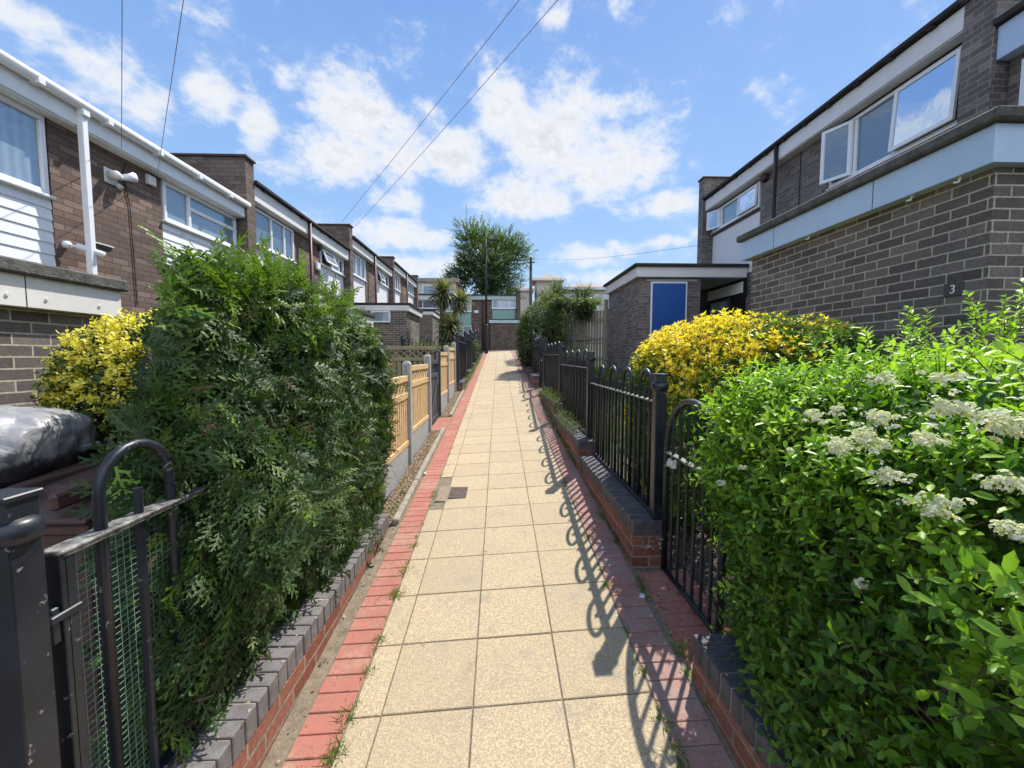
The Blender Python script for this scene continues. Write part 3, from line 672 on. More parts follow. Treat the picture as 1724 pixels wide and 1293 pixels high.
def archgate(label, y0, y1, x, zb, zspring, cat='gate'):
    """round topped gate in the plane x; y0 free side, y1 hinge side"""
    t = thing('iron_gate', label, cat, (x, y1, zb), 'arched black iron gates')
    c_, r_ = (y0+y1)/2, (y1-y0)/2
    pts = [(x, y0, zb)]+[(x, y0, zspring)]+[(x, c_-r_*math.cos(math.pi*j/20), zspring+r_*math.sin(math.pi*j/20)) for j in range(1, 20)]+[(x, y1, zspring), (x, y1, zb)]
    MB().tube(pts, .0195, 10).build('frame', M['iron'], t, smooth=True)
    mb = MB(); mb.box(x-.02, x+.02, y0, y1, zspring-.022, zspring-.012); mb.build('middle_rail', M['iron_top'], t)
    MB().tube([(x, y0, zb+.01), (x, y1, zb+.01)], .016, 8).build('bottom_rail', M['iron'], t, smooth=True)
    n = 6
    for i in range(1, n+1):
        yy = y0+(y1-y0)*i/(n+1); zt = zspring+math.sqrt(max(0, r_*r_-(yy-c_)**2))
        MB().tube([(x, yy, zb), (x, yy, zt)], .010, 8).build('bar', M['iron'], t)
    mb = MB(); mb.tube([(x-.03, y1-.09, zspring-.075), (x-.006, y1-.09, zspring-.075)], [.017, .019], 10); mb.box(x-.012, x+.012, y1-.12, y1-.05, zspring-.10, zspring-.05)
    mb.build('latch', M['upvc_grey'], t)
    for z_ in (zb+.12, zspring-.2):
        mb = MB(); mb.box(x-.014, x+.014, y1+.01, y1+.055, z_-.012, z_+.012); mb.build('hinge', M['iron'], t)
archgate('round topped black iron gate half hidden by the near flowering hedge', 1.93, 2.62, 1.10, -1.42, -.605)
archgate('distant round topped black gate in the right hand railings, seen almost edge on', 9.60, 10.42, 1.09, -.83, -.02)
t = thing('gate_post', 'black post on the near side of the distant arched gate on the right', 'post', (1.08, 9.55, -.9)); postparts(t, 1.08, 9.55, -.95, .43)
# latch block and straps between near post and left panel
t = thing('gate_latch', 'small weathered latch plate between the near left post and the netted railing', 'latch', (-1.075, .98, -.6))
mb = MB(); mb.box(-1.09, -1.05, .955, 1.03, -.635, -.615); mb.box(-1.085, -1.06, .965, .985, -.69, -.6); mb.build('plate', M['iron'], t, bevel=.003)

# ------------------------------------------------------------------ pale timber fence on the left
def cpost(label, y, zt, mat='concrete', x=-1.13):
    t = thing('fence_post', label, 'fence post', (x, y, zt-1.4), 'square posts of the timber fence')
    mb = MB(); w_ = .05; mb.box(x-w_, x+w_, y-w_, y+w_, zt-1.65, zt-.035)
    a = (x-w_, y-w_, zt-.035); b_ = (x+w_, y-w_, zt-.035); c_ = (x+w_, y+w_, zt-.035); d = (x-w_, y+w_, zt-.035)
    e = .02; A = (x-e, y-e, zt); B = (x+e, y-e, zt); C_ = (x+e, y+e, zt); D_ = (x-e, y+e, zt)
    for q in ((a, b_, B, A), (b_, c_, C_, B), (c_, d, D_, C_), (d, a, A, D_), (A, B, C_, D_)): mb.face(q)
    mb.build('shaft', M[mat], t, bevel=.006, seg=2)
    # recessed channel edges
    mb = MB(); mb.box(x-.012, x+.012, y-w_-.004, y-w_-.001, zt-1.4, zt-.06); mb.build('slot', M['edging'], t)
P1, P2, PD, P3, P4 = 5.07, 6.52, 7.62, 8.92, 10.32
cpost('nearest concrete fence post, between the first two pale timber panels', P1, -.055)
cpost('concrete fence post on the near side of the dark grey gate', P2, .035)
cpost('square fence post with dark grey painted face on the far side of the grey gate', PD, .13, 'darkpaint')
cpost('concrete fence post between the two pale timber panels beyond the gate', P3, .235)
cpost('last concrete fence post before the black railings begin', P4, .36)
def tpanel(label, y0, y1, ztop, x=-1.13, zb=None, axis='y', mat='pine', gravel=True, cat='fence panel', hgt=.74, name='timber_fence_panel', dark=None):
    """rail, lattice, rail, slats, rail; axis y: runs along the path, x: runs across it (y0,y1 then are x values and x the y value)"""
    T = (lambda u, n, z: (x+n, u, z)) if axis == 'y' else (lambda u, n, z: (u, x+n, z))
    org = T((y0+y1)/2, 0, ztop-hgt-.3)
    t = thing(name, label, cat, org, 'lattice topped timber panels')
    m_ = M[mat]
    def bx(nm, *a, mt=None): return MB(T).box(*a).build(nm, mt or m_, t, bevel=.003)
    bx('top_rail', y0, y1, -.028, .028, ztop-.068, ztop)
    bx('middle_rail', y0, y1, -.026, .026, ztop-.275, ztop-.205)
    bx('bottom_rail', y0, y1, -.026, .026, ztop-hgt, ztop-hgt+.06)
    mb = MB(T); wd = y1-y0; step = .15; n = int(wd/step)+2
    def strut(u0, z0, u1, z1, d0, d1):
        # clip to panel
        def cl(u0, z0, u1, z1):
            for lo in (True, False):
                lim = y0 if lo else y1
                if (u0 < lim) == lo and (u1 < lim) == lo and u0 != lim and u1 != lim: return None
                if (u0 < lim) == lo and u0 != lim: tt = (lim-u0)/(u1-u0); u0, z0 = lim, z0+(z1-z0)*tt
                if (u1 < lim) == lo and u1 != lim: tt = (lim-u0)/(u1-u0); u1, z1 = lim, z0+(z1-z0)*tt
            return u0, z0, u1, z1
        r_ = cl(u0, z0, u1, z1)
        if not r_ or abs(r_[2]-r_[0]) < .02: return
        u0, z0, u1, z1 = r_; h_ = .016
        q = [(u0-h_, d0, z0), (u0+h_, d0, z0), (u1+h_, d0, z1), (u1-h_, d0, z1)]; p = [(a, d1, c_) for a, _, c_ in q]
        q = [T(*a) for a in q]; p = [T(*a) for a in p]
        mb.face(q); mb.face(p[::-1])
        for k in range(4): mb.face([q[k], p[k], p[(k+1) % 4], q[(k+1) % 4]])
    for i in range(-2, n):
        u = y0+i*step
        strut(u, ztop-.205, u+.15, ztop-.068, .002, .014); strut(u+.15, ztop-.205, u, ztop-.068, -.012, -.001)
    mb.build('lattice', m_, t)
    mb = MB(T); sp = .098; n = int((wd-.02)/sp)
    for i in range(n):
        u = y0+(wd-n*sp)/2+i*sp; j = random.uniform(-.002, .002)
        mb.box(u+.016+j, u+.076+j, -.010+j, .012+j, ztop-hgt+.06, ztop-.275)
    mb.build('slats', m_, t, bevel=.002)
    if gravel: bx('gravel_board', y0, y1, -.022, .018, ztop-hgt-.32, ztop-hgt-.002, mt=M['concrete'])
    if mat == 'pine' and not gravel: pass
    return t
tpanel('nearest pale timber fence panel with lattice top, emerging from behind the conifer hedge', 3.62, P1-.05, -.232, hgt=.85)
tpanel('second pale timber fence panel, just before the dark grey gate', P1+.05, P2-.05, -.118, hgt=.86)
gt = thing('timber_gate', 'dark grey painted garden gate with lattice top in the timber fence', 'gate', (-1.13, P2+.07, -1.15))
T = lambda u, n, z: (-1.13+n, u, z)
a, b_ = P2+.06, PD-.06
for nm, q in (('stile', (a, a+.07, -.025, .025, -1.12, -.06)), ('stile', (b_-.07, b_, -.025, .025, -1.12, -.06)), ('top_rail', (a+.07, b_-.07, -.024, .024, -.13, -.065)), ('middle_rail', (a+.07, b_-.07, -.024, .024, -.36, -.29)), ('bottom_rail', (a+.07, b_-.07, -.024, .024, -1.12, -1.04))):
    MB(T).box(*q).build(nm, M['darkpaint'], gt, bevel=.003)
mb = MB(T)
for i in range(10): u = a+.075+i*.086; mb.box(u, u+.076, -.012, .006, -1.04, -.36)
mb.build('boards', M['darkpaint'], gt, bevel=.002)
mb = MB(T)
for i in range(6):
    u = a+.08+i*.13
    for (u0, u1, d) in ((u, u+.12, .004), (u+.12, u, -.008)):
        q = [(u0-.012, d, -.29), (u0+.012, d, -.29), (u1+.012, d, -.13), (u1-.012, d, -.13)]; mb.face([T(*k) for k in q]); mb.face([T(k[0], k[1]-.01, k[2]) for k in q][::-1])
mb.build('lattice', M['darkpaint'], gt)
mb = MB()
q = [(a+.07, -1.04), (a+.13, -1.04), (b_-.07, -.42), (b_-.07, -.36), (b_-.13, -.36), (a+.07, -.98)]
mb.prism(q, 0, -1.118, -1.104); mb.build('brace', M['darkpaint'], gt, bevel=.002)
tpanel('third pale timber fence panel, just beyond the dark grey gate', PD+.05, P3-.05, .085, hgt=.86)
tpanel('farthest pale timber fence panel, before the black railings', P3+.05, P4-.05, .205, hgt=.86)
tpanel('olive timber lattice panel running across between two left gardens', -2.14, -1.19, .19, x=7.72, axis='x', mat='timber_olive', gravel=False, hgt=1.0)
cpost('grey concrete post at the hedge end of the olive cross panel', 7.70, .26, x=-2.20)
tpanel('olive timber lattice panel behind the conifer hedge top', -3.2, -2.26, .19, x=7.72, axis='x', mat='timber_olive', gravel=False, hgt=1.0)

# ------------------------------------------------------------------ houses
def window(parent, T, u0, u1, z0, z1, splits, nf=.0, opens=(), glass='glass', frame='upvc', transom=None, fw=.055, sill=True):
    """window frame in the wall plane (n=nf); splits: mullion positions; opens: (index, kind) of casements that stand open"""
    mb = MB(T); us = [u0]+list(splits)+[u1]
    mb.box(u0, u1, nf-.03, nf+.04, z0, z0+fw); mb.box(u0, u1, nf-.03, nf+.04, z1-fw, z1)
    for i, u in enumerate(us):
        a, b_ = (u, u+fw) if i == 0 else (u-fw, u) if i == len(us)-1 else (u-fw*.5, u+fw*.5)
        mb.box(a, b_, nf-.028, nf+.038, z0+fw, z1-fw)
    tr = transom or {}
    for i, z in tr.items():
        mb.box(us[i]+fw*.5, us[i+1]-fw*.5, nf-.026, nf+.036, z-fw*.5, z+fw*.5)
    if sill: mb.box(u0-.03, u1+.03, nf-.02, nf+.075, z0-.03, z0-.001)
    W = mb.build('window', M[frame], parent, bevel=.006)
    def pane(ua, ub, za, zb_):
        m2 = MB(T); m2.box(ua, ub, nf-.012, nf+.004, za, zb_); m2.build('pane', M[glass], W)
    for i in range(len(us)-1):
        ua = us[i]+(fw if i == 0 else fw*.5); ub = us[i+1]-(fw if i == len(us)-2 else fw*.5)
        if i in dict(opens):
            kind = dict(opens)[i]
            # near-black sheet as painted room shade, then the tilted casement as its own part
            m2 = MB(T); m2.box(ua, ub, nf-.05, nf-.04, z0+fw, z1-fw); m2.build('shade_sheet', M['dark'], W)
            an = R(20 if kind == 'top' else 3.5); hh = z1-z0-2*fw+.03; ww = ub-ua+.03
            def Q(p, q, d):      # p across, q down from the hinge, d depth
                if kind[:3] == 'top': return T(ua-.015+p, nf+.04+q*math.sin(an)+d*math.cos(an), z1-fw+.015-q*math.cos(an)+d*math.sin(an))
                an2 = R(24); s_ = 1 if kind == 'sideL' else -1; base = ub if kind == 'sideL' else ua
                return T(base-s_*p*math.cos(an2)+s_*d*math.sin(an2)*0, nf+.04+p*math.sin(an2)+d, z1-fw+.015-q)
            def bar(mbb, p0, p1, q0, q1, d0=0, d1=.035):
                P8 = [Q(p, q, d) for d in (d0, d1) for q in (q0, q1) for p in (p0, p1)]
                for fc in ((0, 1, 3, 2), (4, 6, 7, 5), (0, 4, 5, 1), (2, 3, 7, 6), (0, 2, 6, 4), (1, 5, 7, 3)): mbb.face([P8[k] for k in fc])
            m3 = MB(); e = .05
            bar(m3, 0, ww, 0, e); bar(m3, 0, ww, hh-e, hh); bar(m3, 0, e, e, hh-e); bar(m3, ww-e, ww, e, hh-e)
            m3.build('casement', M[frame], W)
            m4 = MB(); bar(m4, e, ww-e, e, hh-e, .01, .02); m4.build('pane', M[glass], W)
        elif i in tr:
            pane(ua, ub, z0+fw, tr[i]-fw*.5); pane(ua, ub, tr[i]+fw*.5, z1-fw)
        else: pane(ua, ub, z0+fw, z1-fw)
    return W

def fin(parent, T, u0, u1, n0, n1, zb, zt, mat='brick_fin', cap='parapet', name='party_wall'):
    f = MB(T).box(u0, u1, n0, n1, zb, zt-.045).build(name, M[mat], parent)
    MB(T).box(u0-.03, u1+.03, n0-.0, n1+.035, zt-.043, zt).build('cap', M[cap], f, bevel=.006)
def house(label, T, u0, u1, zf, eaves, fb, zw1, zw2, finz, b1, b2, w1, w2, block, groundz, blockmats=None, gutter=False, clad='panel', wall='brick_up', depth=8, pipe=None, open1=(), open2=(), split1=None, split2=None, glass1='glass', glass2='glass', fasc='fascia_w', panel='panel_w', transom2=None, name='terraced_house', fprot=.2, finmat='brick_fin', ovh=.16, pipemat='redpipe', w2first=None):
    """house between u0 and u1 in wall coordinates; n=0 wall face. block: (ua,ub,nout,z fascia bottom, z top, fascia out)"""
    t = thing(name, label, 'house', T((u0+u1)/2, -2, groundz), 'two storey brick terraced houses')
    # main wall with the two window bays set back 3 cm behind it
    (wa0, wa1), (wb0, wb1) = b1, b2
    mb = MB(T)
    mb.box(u0, u1, -depth, -.05, groundz-.3, eaves-.05)                      # body
    for a, b_ in ((u0, wa0), (wa1, wb0), (wb1, u1)):
        if b_-a > .02: mb.box(a, b_, -.05, 0, groundz-.3, fb+.12)
    for (a, b_) in (b1, b2): mb.box(a+.001, b_-.001, -.05, -.002, groundz-.3, block[4]-.15)
    W = mb.build('wall', M[wall], t)
    # infill panels below the windows
    for (a, b_), zs, cl in ((b1, zw1[0], clad), (b2, zw2[0], clad)):
        if cl == 'siding':
            mb = MB(T); z = block[4]-.1; 
            while z < zs-.03:
                z2 = min(z+.125, zs-.03)
                p = [T(a+.004, -.012, z2), T(b_-.004, -.012, z2), T(b_-.004, .000, z), T(a+.004, .000, z)]
                mb.face(p); mb.face([T(a+.004, .000, z), T(b_-.004, .000, z), T(b_-.004, -.012, z-.001), T(a+.004, -.012, z-.001)]); z = z2
            mb.build('cladding', M['siding'], t)
        else: MB(T).box(a+.003, b_-.003, -.045, -.020, block[4]-.14, zs-.032).build('infill_panel', M[panel], t)
    window(t, T, w1[0], w1[1], zw1[0], zw1[1], split1 or [], nf=-.02, opens=open1, glass=glass1)
    window(t, T, w2[0], w2[1], zw2[0], zw2[1], split2 or [], nf=-.02, opens=open2, glass=glass2, transom=transom2)
    # fascia, edge of roof
    f = MB(T).box(u0, u1, 0.001, ovh, fb, eaves-.07).build('fascia', M[fasc], t, bevel=.004)
    MB(T).box(u0+.01, u1-.01, 0.001, ovh-.02, fb-.016, fb-.002).build('soffit', M['upvc_grey'] if not gutter else M['upvc'], t)
    if gutter:
        mb = MB(); pts = [T(u0+.01, ovh+.055, eaves-.05), T(u1+.02, ovh+.055, eaves-.05)]; 
        mb.tube(pts, .058, 12); 
        gu = mb.build('gutter', M['upvc'], t, smooth=True)
        mb = MB(T)
        for u in np.arange(u0+.5, u1, .75): mb.box(u-.03, u+.03, ovh-.01, ovh+.120, eaves-.115, eaves-.045)
        mb.build('gutter_bracket', M['upvc'], gu)
        MB(T).box(u0, u1, -depth-.1, ovh-.01, eaves-.068, eaves-.03).build('roof', M['felt'], t)
    else:
        MB(T).box(u0, u1, -depth-.1, ovh+.09, eaves-.052, eaves).build('roof', M['felt'], t)
        for u in np.arange(u0+.35, u1, .55): MB(T).box(u-.04, u+.04, ovh+.003, ovh+.075, eaves-.085, eaves-.054).build('eaves_block', M['felt'], t)
    if pipe:
        mb = MB(); 
        if gutter:
            MB(T).box(pipe-.033, pipe+.033, ovh+.0, ovh+.066, .63, eaves-.16).build('downpipe', M['upvc'], t, bevel=.005)
            MB(T).box(pipe-.045, pipe+.045, ovh-.0, ovh+.095, eaves-.17, eaves-.05).build('pipe_hopper', M['upvc'], t, bevel=.01)
        else:
            mb.tube([T(pipe, ovh+.042, eaves-.055), T(pipe, ovh+.042, groundz)], .038, 10); mb.build('downpipe', M[pipemat], t, smooth=True)
    if finz: fin(t, T, u1+.001, u1+.27, -depth, fprot, groundz-.3, finz, finmat)
    # ground floor projecting store
    bm = {'wall': 'brick_low', 'fascia': 'fascia_w', 'edge': 'coping_c'}
    bm.update(blockmats or {})
    ua, ub, no, zfb, zt, fo = block
    B = MB(T).box(ua, ub, .002, no, groundz-.6, zfb+.02).build('store', M[bm['wall']], t)
    MB(T).box(ua-.0, ub+fo, .01, no+fo, zfb, zt-.09).build('store_fascia', M[bm['fascia']], B, bevel=.003)
    MB(T).box(ua-.0, ub+fo+.04, .01, no+fo+.04, zt-.088, zt).build('store_roof_edge', M[bm['edge']], B, bevel=.012)
    return t, B
TL = lambda u, n, z: (-4.95+n, u, z)
NO = 4.95-3.07
hA, sA = house('near left brown brick house with white cladding, gutter and downpipe', TL, 2.55, 8.10, 0, 2.90, 2.62, (1.76, 2.60), (2.01, 2.60), 3.77, (2.75, 4.83), (6.34, 8.08), (2.78, 4.80), (6.37, 8.06),
      (-.8, 3.30, NO, .31, .60, .08), -2.05, gutter=True, clad='siding', pipe=5.03, split1=[3.75], split2=[6.88], glass1='glass_l', glass2='glass_t', transom2={1: 2.36}, blockmats={'edge': 'coping_c'}, fasc='upvc')
hB, sB = house('second left brick house with three light window and dark red downpipe', TL, 8.38, 13.50, 0, 3.42, 3.06, (2.27, 3.02), (2.56, 3.03), 4.20, (8.40, 10.27), (11.70, 13.46), (8.43, 10.25), (11.76, 13.44),
      (8.0, 9.95, NO, .74, 1.0, .06), -1.55, pipe=10.72, split1=[9.28, 9.82], split2=[12.55, 13.05], open2=((0, 'top'),), glass1='glass', glass2='glass', pipemat='redpipe', blockmats={'edge': 'felt'})
hC, sC = house('third left brick house with white panels and a store facing the gardens', TL, 13.78, 18.90, 0, 3.92, 3.58, (2.78, 3.52), (3.05, 3.54), 4.48, (13.80, 15.62), (17.05, 18.86), (13.83, 15.60), (17.08, 18.84),
      (13.87, 16.05, NO, 1.50, 1.78, .10), -1.0, pipe=16.2, split1=[14.6, 15.1], split2=[17.7, 18.3], open2=((0, 'top'),), blockmats={'edge': 'felt'}, panel='panel_w')
hD, sD = house('fourth left brick house, the farthest of the stepped row', TL, 19.18, 24.40, 0, 4.32, 4.0, (3.2, 3.94), (3.45, 3.96), 4.72, (19.20, 21.0), (22.6, 24.36), (19.23, 20.98), (22.62, 24.34),
      (19.2, 21.2, NO, 1.9, 2.15, .06), -.6, pipe=21.7, split1=[20.0, 20.5], split2=[23.2, 23.8], blockmats={'edge': 'felt'})
# small window in the near face of the third house's store
TS = lambda u, n, z: (u, 13.865-n, z)
window(sC, TS, -4.24, -3.60, 1.12, 1.50, [], nf=.02, fw=.05, sill=False, glass='glass_t')
MB(TL).box(8.0, 9.9, NO+.07, NO+.085, .62, .735).build('canopy_edge', M['upvc'], sB)
for (T_, par, us, n_, z0, z1) in ((TL, sA, (.6, 2.05, 2.72), NO+.08, .312, .508), (TL, sB, (8.9,), NO+.06, .742, .908), (TL, sC, (14.9,), NO+.10, 1.502, 1.688)):
    for u in us: MB(T_).box(u, u+.005, n_, n_+.0015, z0, z1).build('joint', M['dark'], par)
for u in (2.35, 2.62, 2.84, 3.2): MB().tube([TL(u, NO+.078, .375), TL(u, NO+.088, .375)], .011, 8).build('bolt_head', M['upvc_grey'], sA)
# fittings on the near house wall
t = thing('security_camera', 'small white bullet camera on the brown brick beside the white downpipe', 'security camera', TL(4.96, .02, 1.24))
MB().tube([TL(4.93, .003, 1.27), TL(4.93, .05, 1.27)], [.045, .04], 12).build('mount', M['upvc'], t, smooth=True)
MB().tube([TL(4.93, .05, 1.27), TL(4.98, .14, 1.25)], .014, 8).build('arm', M['upvc'], t)
MB().tube([TL(4.96, .10, 1.27), TL(5.11, .26, 1.20), TL(5.12, .27, 1.197)], [.036, .036, .03], 14).build('housing', M['upvc'], t, smooth=True)
t = thing('floodlight', 'white twin floodlight with sensor fixed high on the near brown brick wall', 'floodlight', TL(5.55, .02, 2.28))
MB(TL).box(5.46, 5.64, .002, .016, 2.19, 2.38).build('back_plate', M['upvc_grey'], t, bevel=.01)
MB().tube([TL(5.53, .016, 2.30), TL(5.52, .11, 2.29), TL(5.51, .16, 2.26)], [.05, .055, .035], 14).build('lamp_head', M['upvc'], t, smooth=True)
MB().tube([TL(5.60, .02, 2.30), TL(5.68, .12, 2.33), TL(5.74, .15, 2.36)], [.03, .045, .06], 12).build('lamp_head', M['upvc'], t, smooth=True)
MB().tube([TL(5.61, .02, 2.22), TL(5.62, .07, 2.17)], [.025, .035], 12).build('sensor', M['upvc_grey'], t, smooth=True)
t = thing('alarm_box', 'small cream junction box under the eaves of the near brown brick wall', 'junction box', TL(6.16, .0, 2.5))
MB(TL).box(6.10, 6.22, .002, .05, 2.42, 2.55).build('cover', M['fascia_w'], t, bevel=.01); MB(TL).box(6.085, 6.10, .002, .045, 2.42, 2.55).build('hinge_strip', M['upvc_grey'], t)
for (u0, z0, u1, z1, nm, lb_) in ((5.62, 2.2, 5.60, .7, 'cable', 'thin dark cable running down the near brown brick wall'),):
    o = MB().tube([TL(u0+.16, .012, z0+.35), TL(u0+.1, .012, z0+.2), TL(5.80, .012, z0-.2), TL(5.82, .012, z1)], .006, 6).build(nm, M['blackpipe'], None, TL(5.8, 0, .7)); tag(o, lb_, 'cable')
t = thing('vent_bracket', 'short dark metal slot bracket on the near brown brick wall below the floodlight', 'bracket', TL(5.35, 0, 1.38))
MB(TL).box(5.18, 5.52, .002, .022, 1.385, 1.40).build('lip', M['upvc_grey'], t); MB(TL).box(5.2, 5.5, .002, .014, 1.35, 1.384).build('slot', M['dark'], t)
t = thing('alarm_box', 'white alarm box beside the open window of the second left house', 'alarm box', TL(11.5, 0, 2.45)); MB(TL).box(11.40, 11.60, .002, .07, 2.36, 2.54).build('cover', M['upvc'], t, bevel=.015)
MB(TL).box(11.41, 11.59, .002, .06, 2.345, 2.359).build('base', M['upvc_grey'], t)
t = thing('vent_cowl', 'small brown vent cowl above the alarm box on the second left house', 'vent', TL(11.6, 0, 3.0)); MB(TL).box(11.55, 11.69, .002, .10, 2.92, 3.03).build('cowl', M['parapet'], t, bevel=.01)
MB(TL).box(11.57, 11.67, .003, .05, 2.89, 2.919).build('grille', M['dark'], t)

# right hand houses
TR = lambda u, n, z: (5.80-n, u, z)
NR = 5.80-3.25
h0 = thing('terraced_house', 'near right brick house with pale blue fascias and the door number 3', 'house', (5.8, 2.5, -1.15), 'two storey brick terraced houses')
MB(TR).box(-1.2, 4.70, -8, 0, -1.6, 3.80).build('wall', M['brick_dark'], h0)
MB(TR).box(-1.2, 4.70, .002, .17, 3.34, 3.70).build('fascia', M['fascia_b'], h0, bevel=.004)
MB(TR).box(-1.2, 4.70, -8.1, .24, 3.71, 3.77).build('roof', M['felt'], h0)
window(h0, TR, 2.6, 4.55, 2.0, 3.25, [3.6], nf=.022, glass='glass', frame='upvc')
fin(h0, TR, 4.705, 5.04, -8, .20, -1.6, 4.25, 'brick_dark', 'felt')
st = MB(TR).box(2.67, 5.25, .002, NR, -1.8, 1.26).build('store', M['brick_low'], h0)
MB(TR).box(2.60, 5.33, .01, NR+.10, 1.235, 1.475).build('store_fascia', M['fascia_b'], st, bevel=.003)
MB(TR).box(2.55, 5.38, .005, NR+.15, 1.478, 1.56).build('store_roof_edge', M['coping_c'], st, bevel=.014)
mb = MB(TR)
for u in (2.9, 3.5, 4.1, 4.7, 5.2): mb.box(u, u+.012, NR+.1, NR+.106, 1.34, 1.352)
mb.build('screw_heads', M['upvc_grey'], st)
for u in (3.45, 4.7): MB(TR).box(u, u+.005, NR+.10, NR+.1015, 1.237, 1.473).build('joint', M['dark'], st)
mb = MB()
for u in (2.82, 3.15, 4.2): mb.tube([TR(u, NR+.06, 1.235), TR(u, NR+.075, 1.20), TR(u+.02, NR+.085, 1.205)], .008, 6)
mb.build('cable_clips', M['upvc'], st)
# number plate
npl = thing('number_plate', 'small dark plate with a white figure 3 on the near right brick wall', 'number plate', TR(2.86, NR, .47))
MB(TR).box(2.80, 2.925, NR+.001, NR+.012, .43, .525).build('plate', plain('dark_slate_plate', (.085, .075, .068), .6, .2), npl, bevel=.003)
cu = bpy.data.curves.new('numeral', 'FONT'); cu.body = '3'; cu.size = .085; cu.extrude = .0015; cu.align_x = 'CENTER'; cu.align_y = 'CENTER'
tmp = bpy.data.objects.new('numeral_src', cu); C.objects.link(tmp); bpy.context.view_layer.update()
me = bpy.data.meshes.new_from_object(tmp.evaluated_get(bpy.context.evaluated_depsgraph_get())); bpy.data.objects.remove(tmp)
me.materials.clear(); me.materials.append(M['upvc']); num = bpy.data.objects.new('numeral', me); C.objects.link(num); num.parent = npl
num.rotation_euler = (R(90), 0, R(-90)); num.location = Vector(TR(2.862, NR+.0145, .475))-npl.location

h1, s1 = house('right brick house with cream panels, open casements and brown downpipe', TR, 5.041, 11.25, 0, 4.28, 3.94, (2.93, 3.88), (3.33, 3.88), 4.85, (5.10, 7.24), (9.15, 11.2), (5.14, 7.22), (9.18, 11.18),
      (5.4, 5.5, .05, 1.4, 1.5, .01), -.75, wall='brick_dark', finmat='brick_dark', pipe=8.35, pipemat='blackpipe', split1=[6.05, 6.72], split2=[9.95, 10.75], open1=((0, 'topsmall'), (2, 'sideR')), open2=((0, 'topsmall'), (2, 'sideR')), glass2='glass_t', fasc='panel_w', ovh=.19, fprot=.25)
# remove the token store of this house, then build its porch and outhouse
bpy.data.objects.remove(s1.children[0]); bpy.data.objects.remove(s1.children[0]) if s1.children else None; bpy.data.objects.remove(s1)
for o in list(h1.children):
    if o.name.startswith('infill_panel'): bpy.data.objects.remove(o)
for (a, b_, zt) in ((5.10, 7.24, 2.90), (9.15, 11.2, 3.30)):
    z0 = 1.56 if a < 6 else 1.95
    MB(TR).box(a+.003, b_-.003, -.045, -.020, z0, zt-.06).build('infill_panel', M['panel_w'], h1)
    MB(TR).box(a+.003, b_-.003, -.04, .01, zt-.06, zt-.002).build('dark_sill', M['parapet'], h1)
oh = MB().box(3.28, 4.74, 9.62, 12.25, -1.2, 1.85).build('outhouse', M['brick_dark'], h1)
MB().box(3.19, 5.79, 9.53, 12.33, 1.84, 2.07).build('porch_fascia', M['fascia_w'], oh, bevel=.003)
MB().box(3.13, 5.795, 9.47, 12.4, 2.072, 2.14).build('porch_roof_edge', M['felt'], oh, bevel=.006)
MB().box(3.3, 5.78, 9.56, 12.2, 1.825, 1.838).build('porch_soffit', M['soffit'], oh)
d = MB().box(3.55, 4.41, 9.585, 9.612, -.55, 1.74).build('store_door_frame', M['upvc'], h1); d2 = MB().box(3.59, 4.37, 9.572, 9.584, -.5, 1.70).build('door_panel', M['blue_door'], d)
MB().box(3.45, 4.65, 9.60, 9.618, 1.75, 1.80).build('lintel', M['concrete'], oh)
# front door recess under the porch
dr = MB(TR).box(9.55, 11.2, .01, .05, -.75, 1.80).build('entrance_screen', M['dark'], h1)
window(h1, TR, 10.1, 11.1, .9, 1.45, [], nf=.08, fw=.05, glass='glass_t', frame='blackpipe' if False else 'darkpaint', sill=False)
MB(TR).box(10.15, 11.05, .052, .07, .2, .85).build('cream_infill', M['panel_w'], dr)
MB(TR).box(9.6, 11.2, .052, .09, 1.5, 1.75).build('cream_header', M['panel_w'], dr)
t = thing('vent_cowl', 'small square vent beside the upper windows of the right house', 'vent', TR(8.95, 0, 3.9)); MB(TR).box(8.88, 9.05, .002, .09, 3.80, 3.95).build('cowl', M['parapet'], t, bevel=.008)
MB(TR).box(8.9, 9.03, .003, .05, 3.77, 3.799).build('grille', M['dark'], t)
o = MB().tube([TR(7.95, .012, 3.9), TR(7.95, .012, 1.6)], .008, 6).build('cable', M['blackpipe'], None, TR(7.95, 0, 1.6)); tag(o, 'thin dark cable down the upper wall of the right house beside its downpipe', 'cable')

# ------------------------------------------------------------------ end terrace across the top of the path
TE = lambda u, n, z: (u, 27.0-n, z)
e1 = thing('terraced_house', 'end brick house with pale green panels facing down the path', 'house', (-1, 27, .4), 'two storey brick terraced houses')
MB(TE).box(-3.92, 1.12, -7, 0, .1, 3.80).build('wall', M['brick_up'], e1)
MB(TE).box(-3.92, 1.12, .002, .14, 3.66, 3.92).build('fascia', plain('pale_green_fascia', (.42, .52, .50), .6, .1, 3), e1)
MB(TE).box(-3.92, 1.16, -7.1, .2, 3.925, 4.0).build('roof', M['felt'], e1)
fin(e1, TE, 1.13, 1.40, -7, .2, .1, 4.2)
window(e1, TE, -3.9, -1.78, 2.90, 3.64, [-3.2, -2.5], nf=.03, glass='glass_far')
window(e1, TE, -.45, 1.10, 3.10, 3.64, [.1, .68], nf=.03, glass='glass_far')
window(e1, TE, -2.75, -1.78, 1.05, 2.0, [-2.3], nf=.03, glass='glass')
MB(TE).box(-3.9, -1.80, .004, .03, 2.02, 2.85).build('infill_panel', M['panel_g'], e1); MB(TE).box(-.42, 1.08, .004, .03, 2.35, 3.05).build('infill_panel', M['panel_g'], e1)
MB().tube([TE(-1.05, .06, 3.92), TE(-1.05, .06, .4)], .05, 8).build('downpipe', M['blackpipe'], e1)
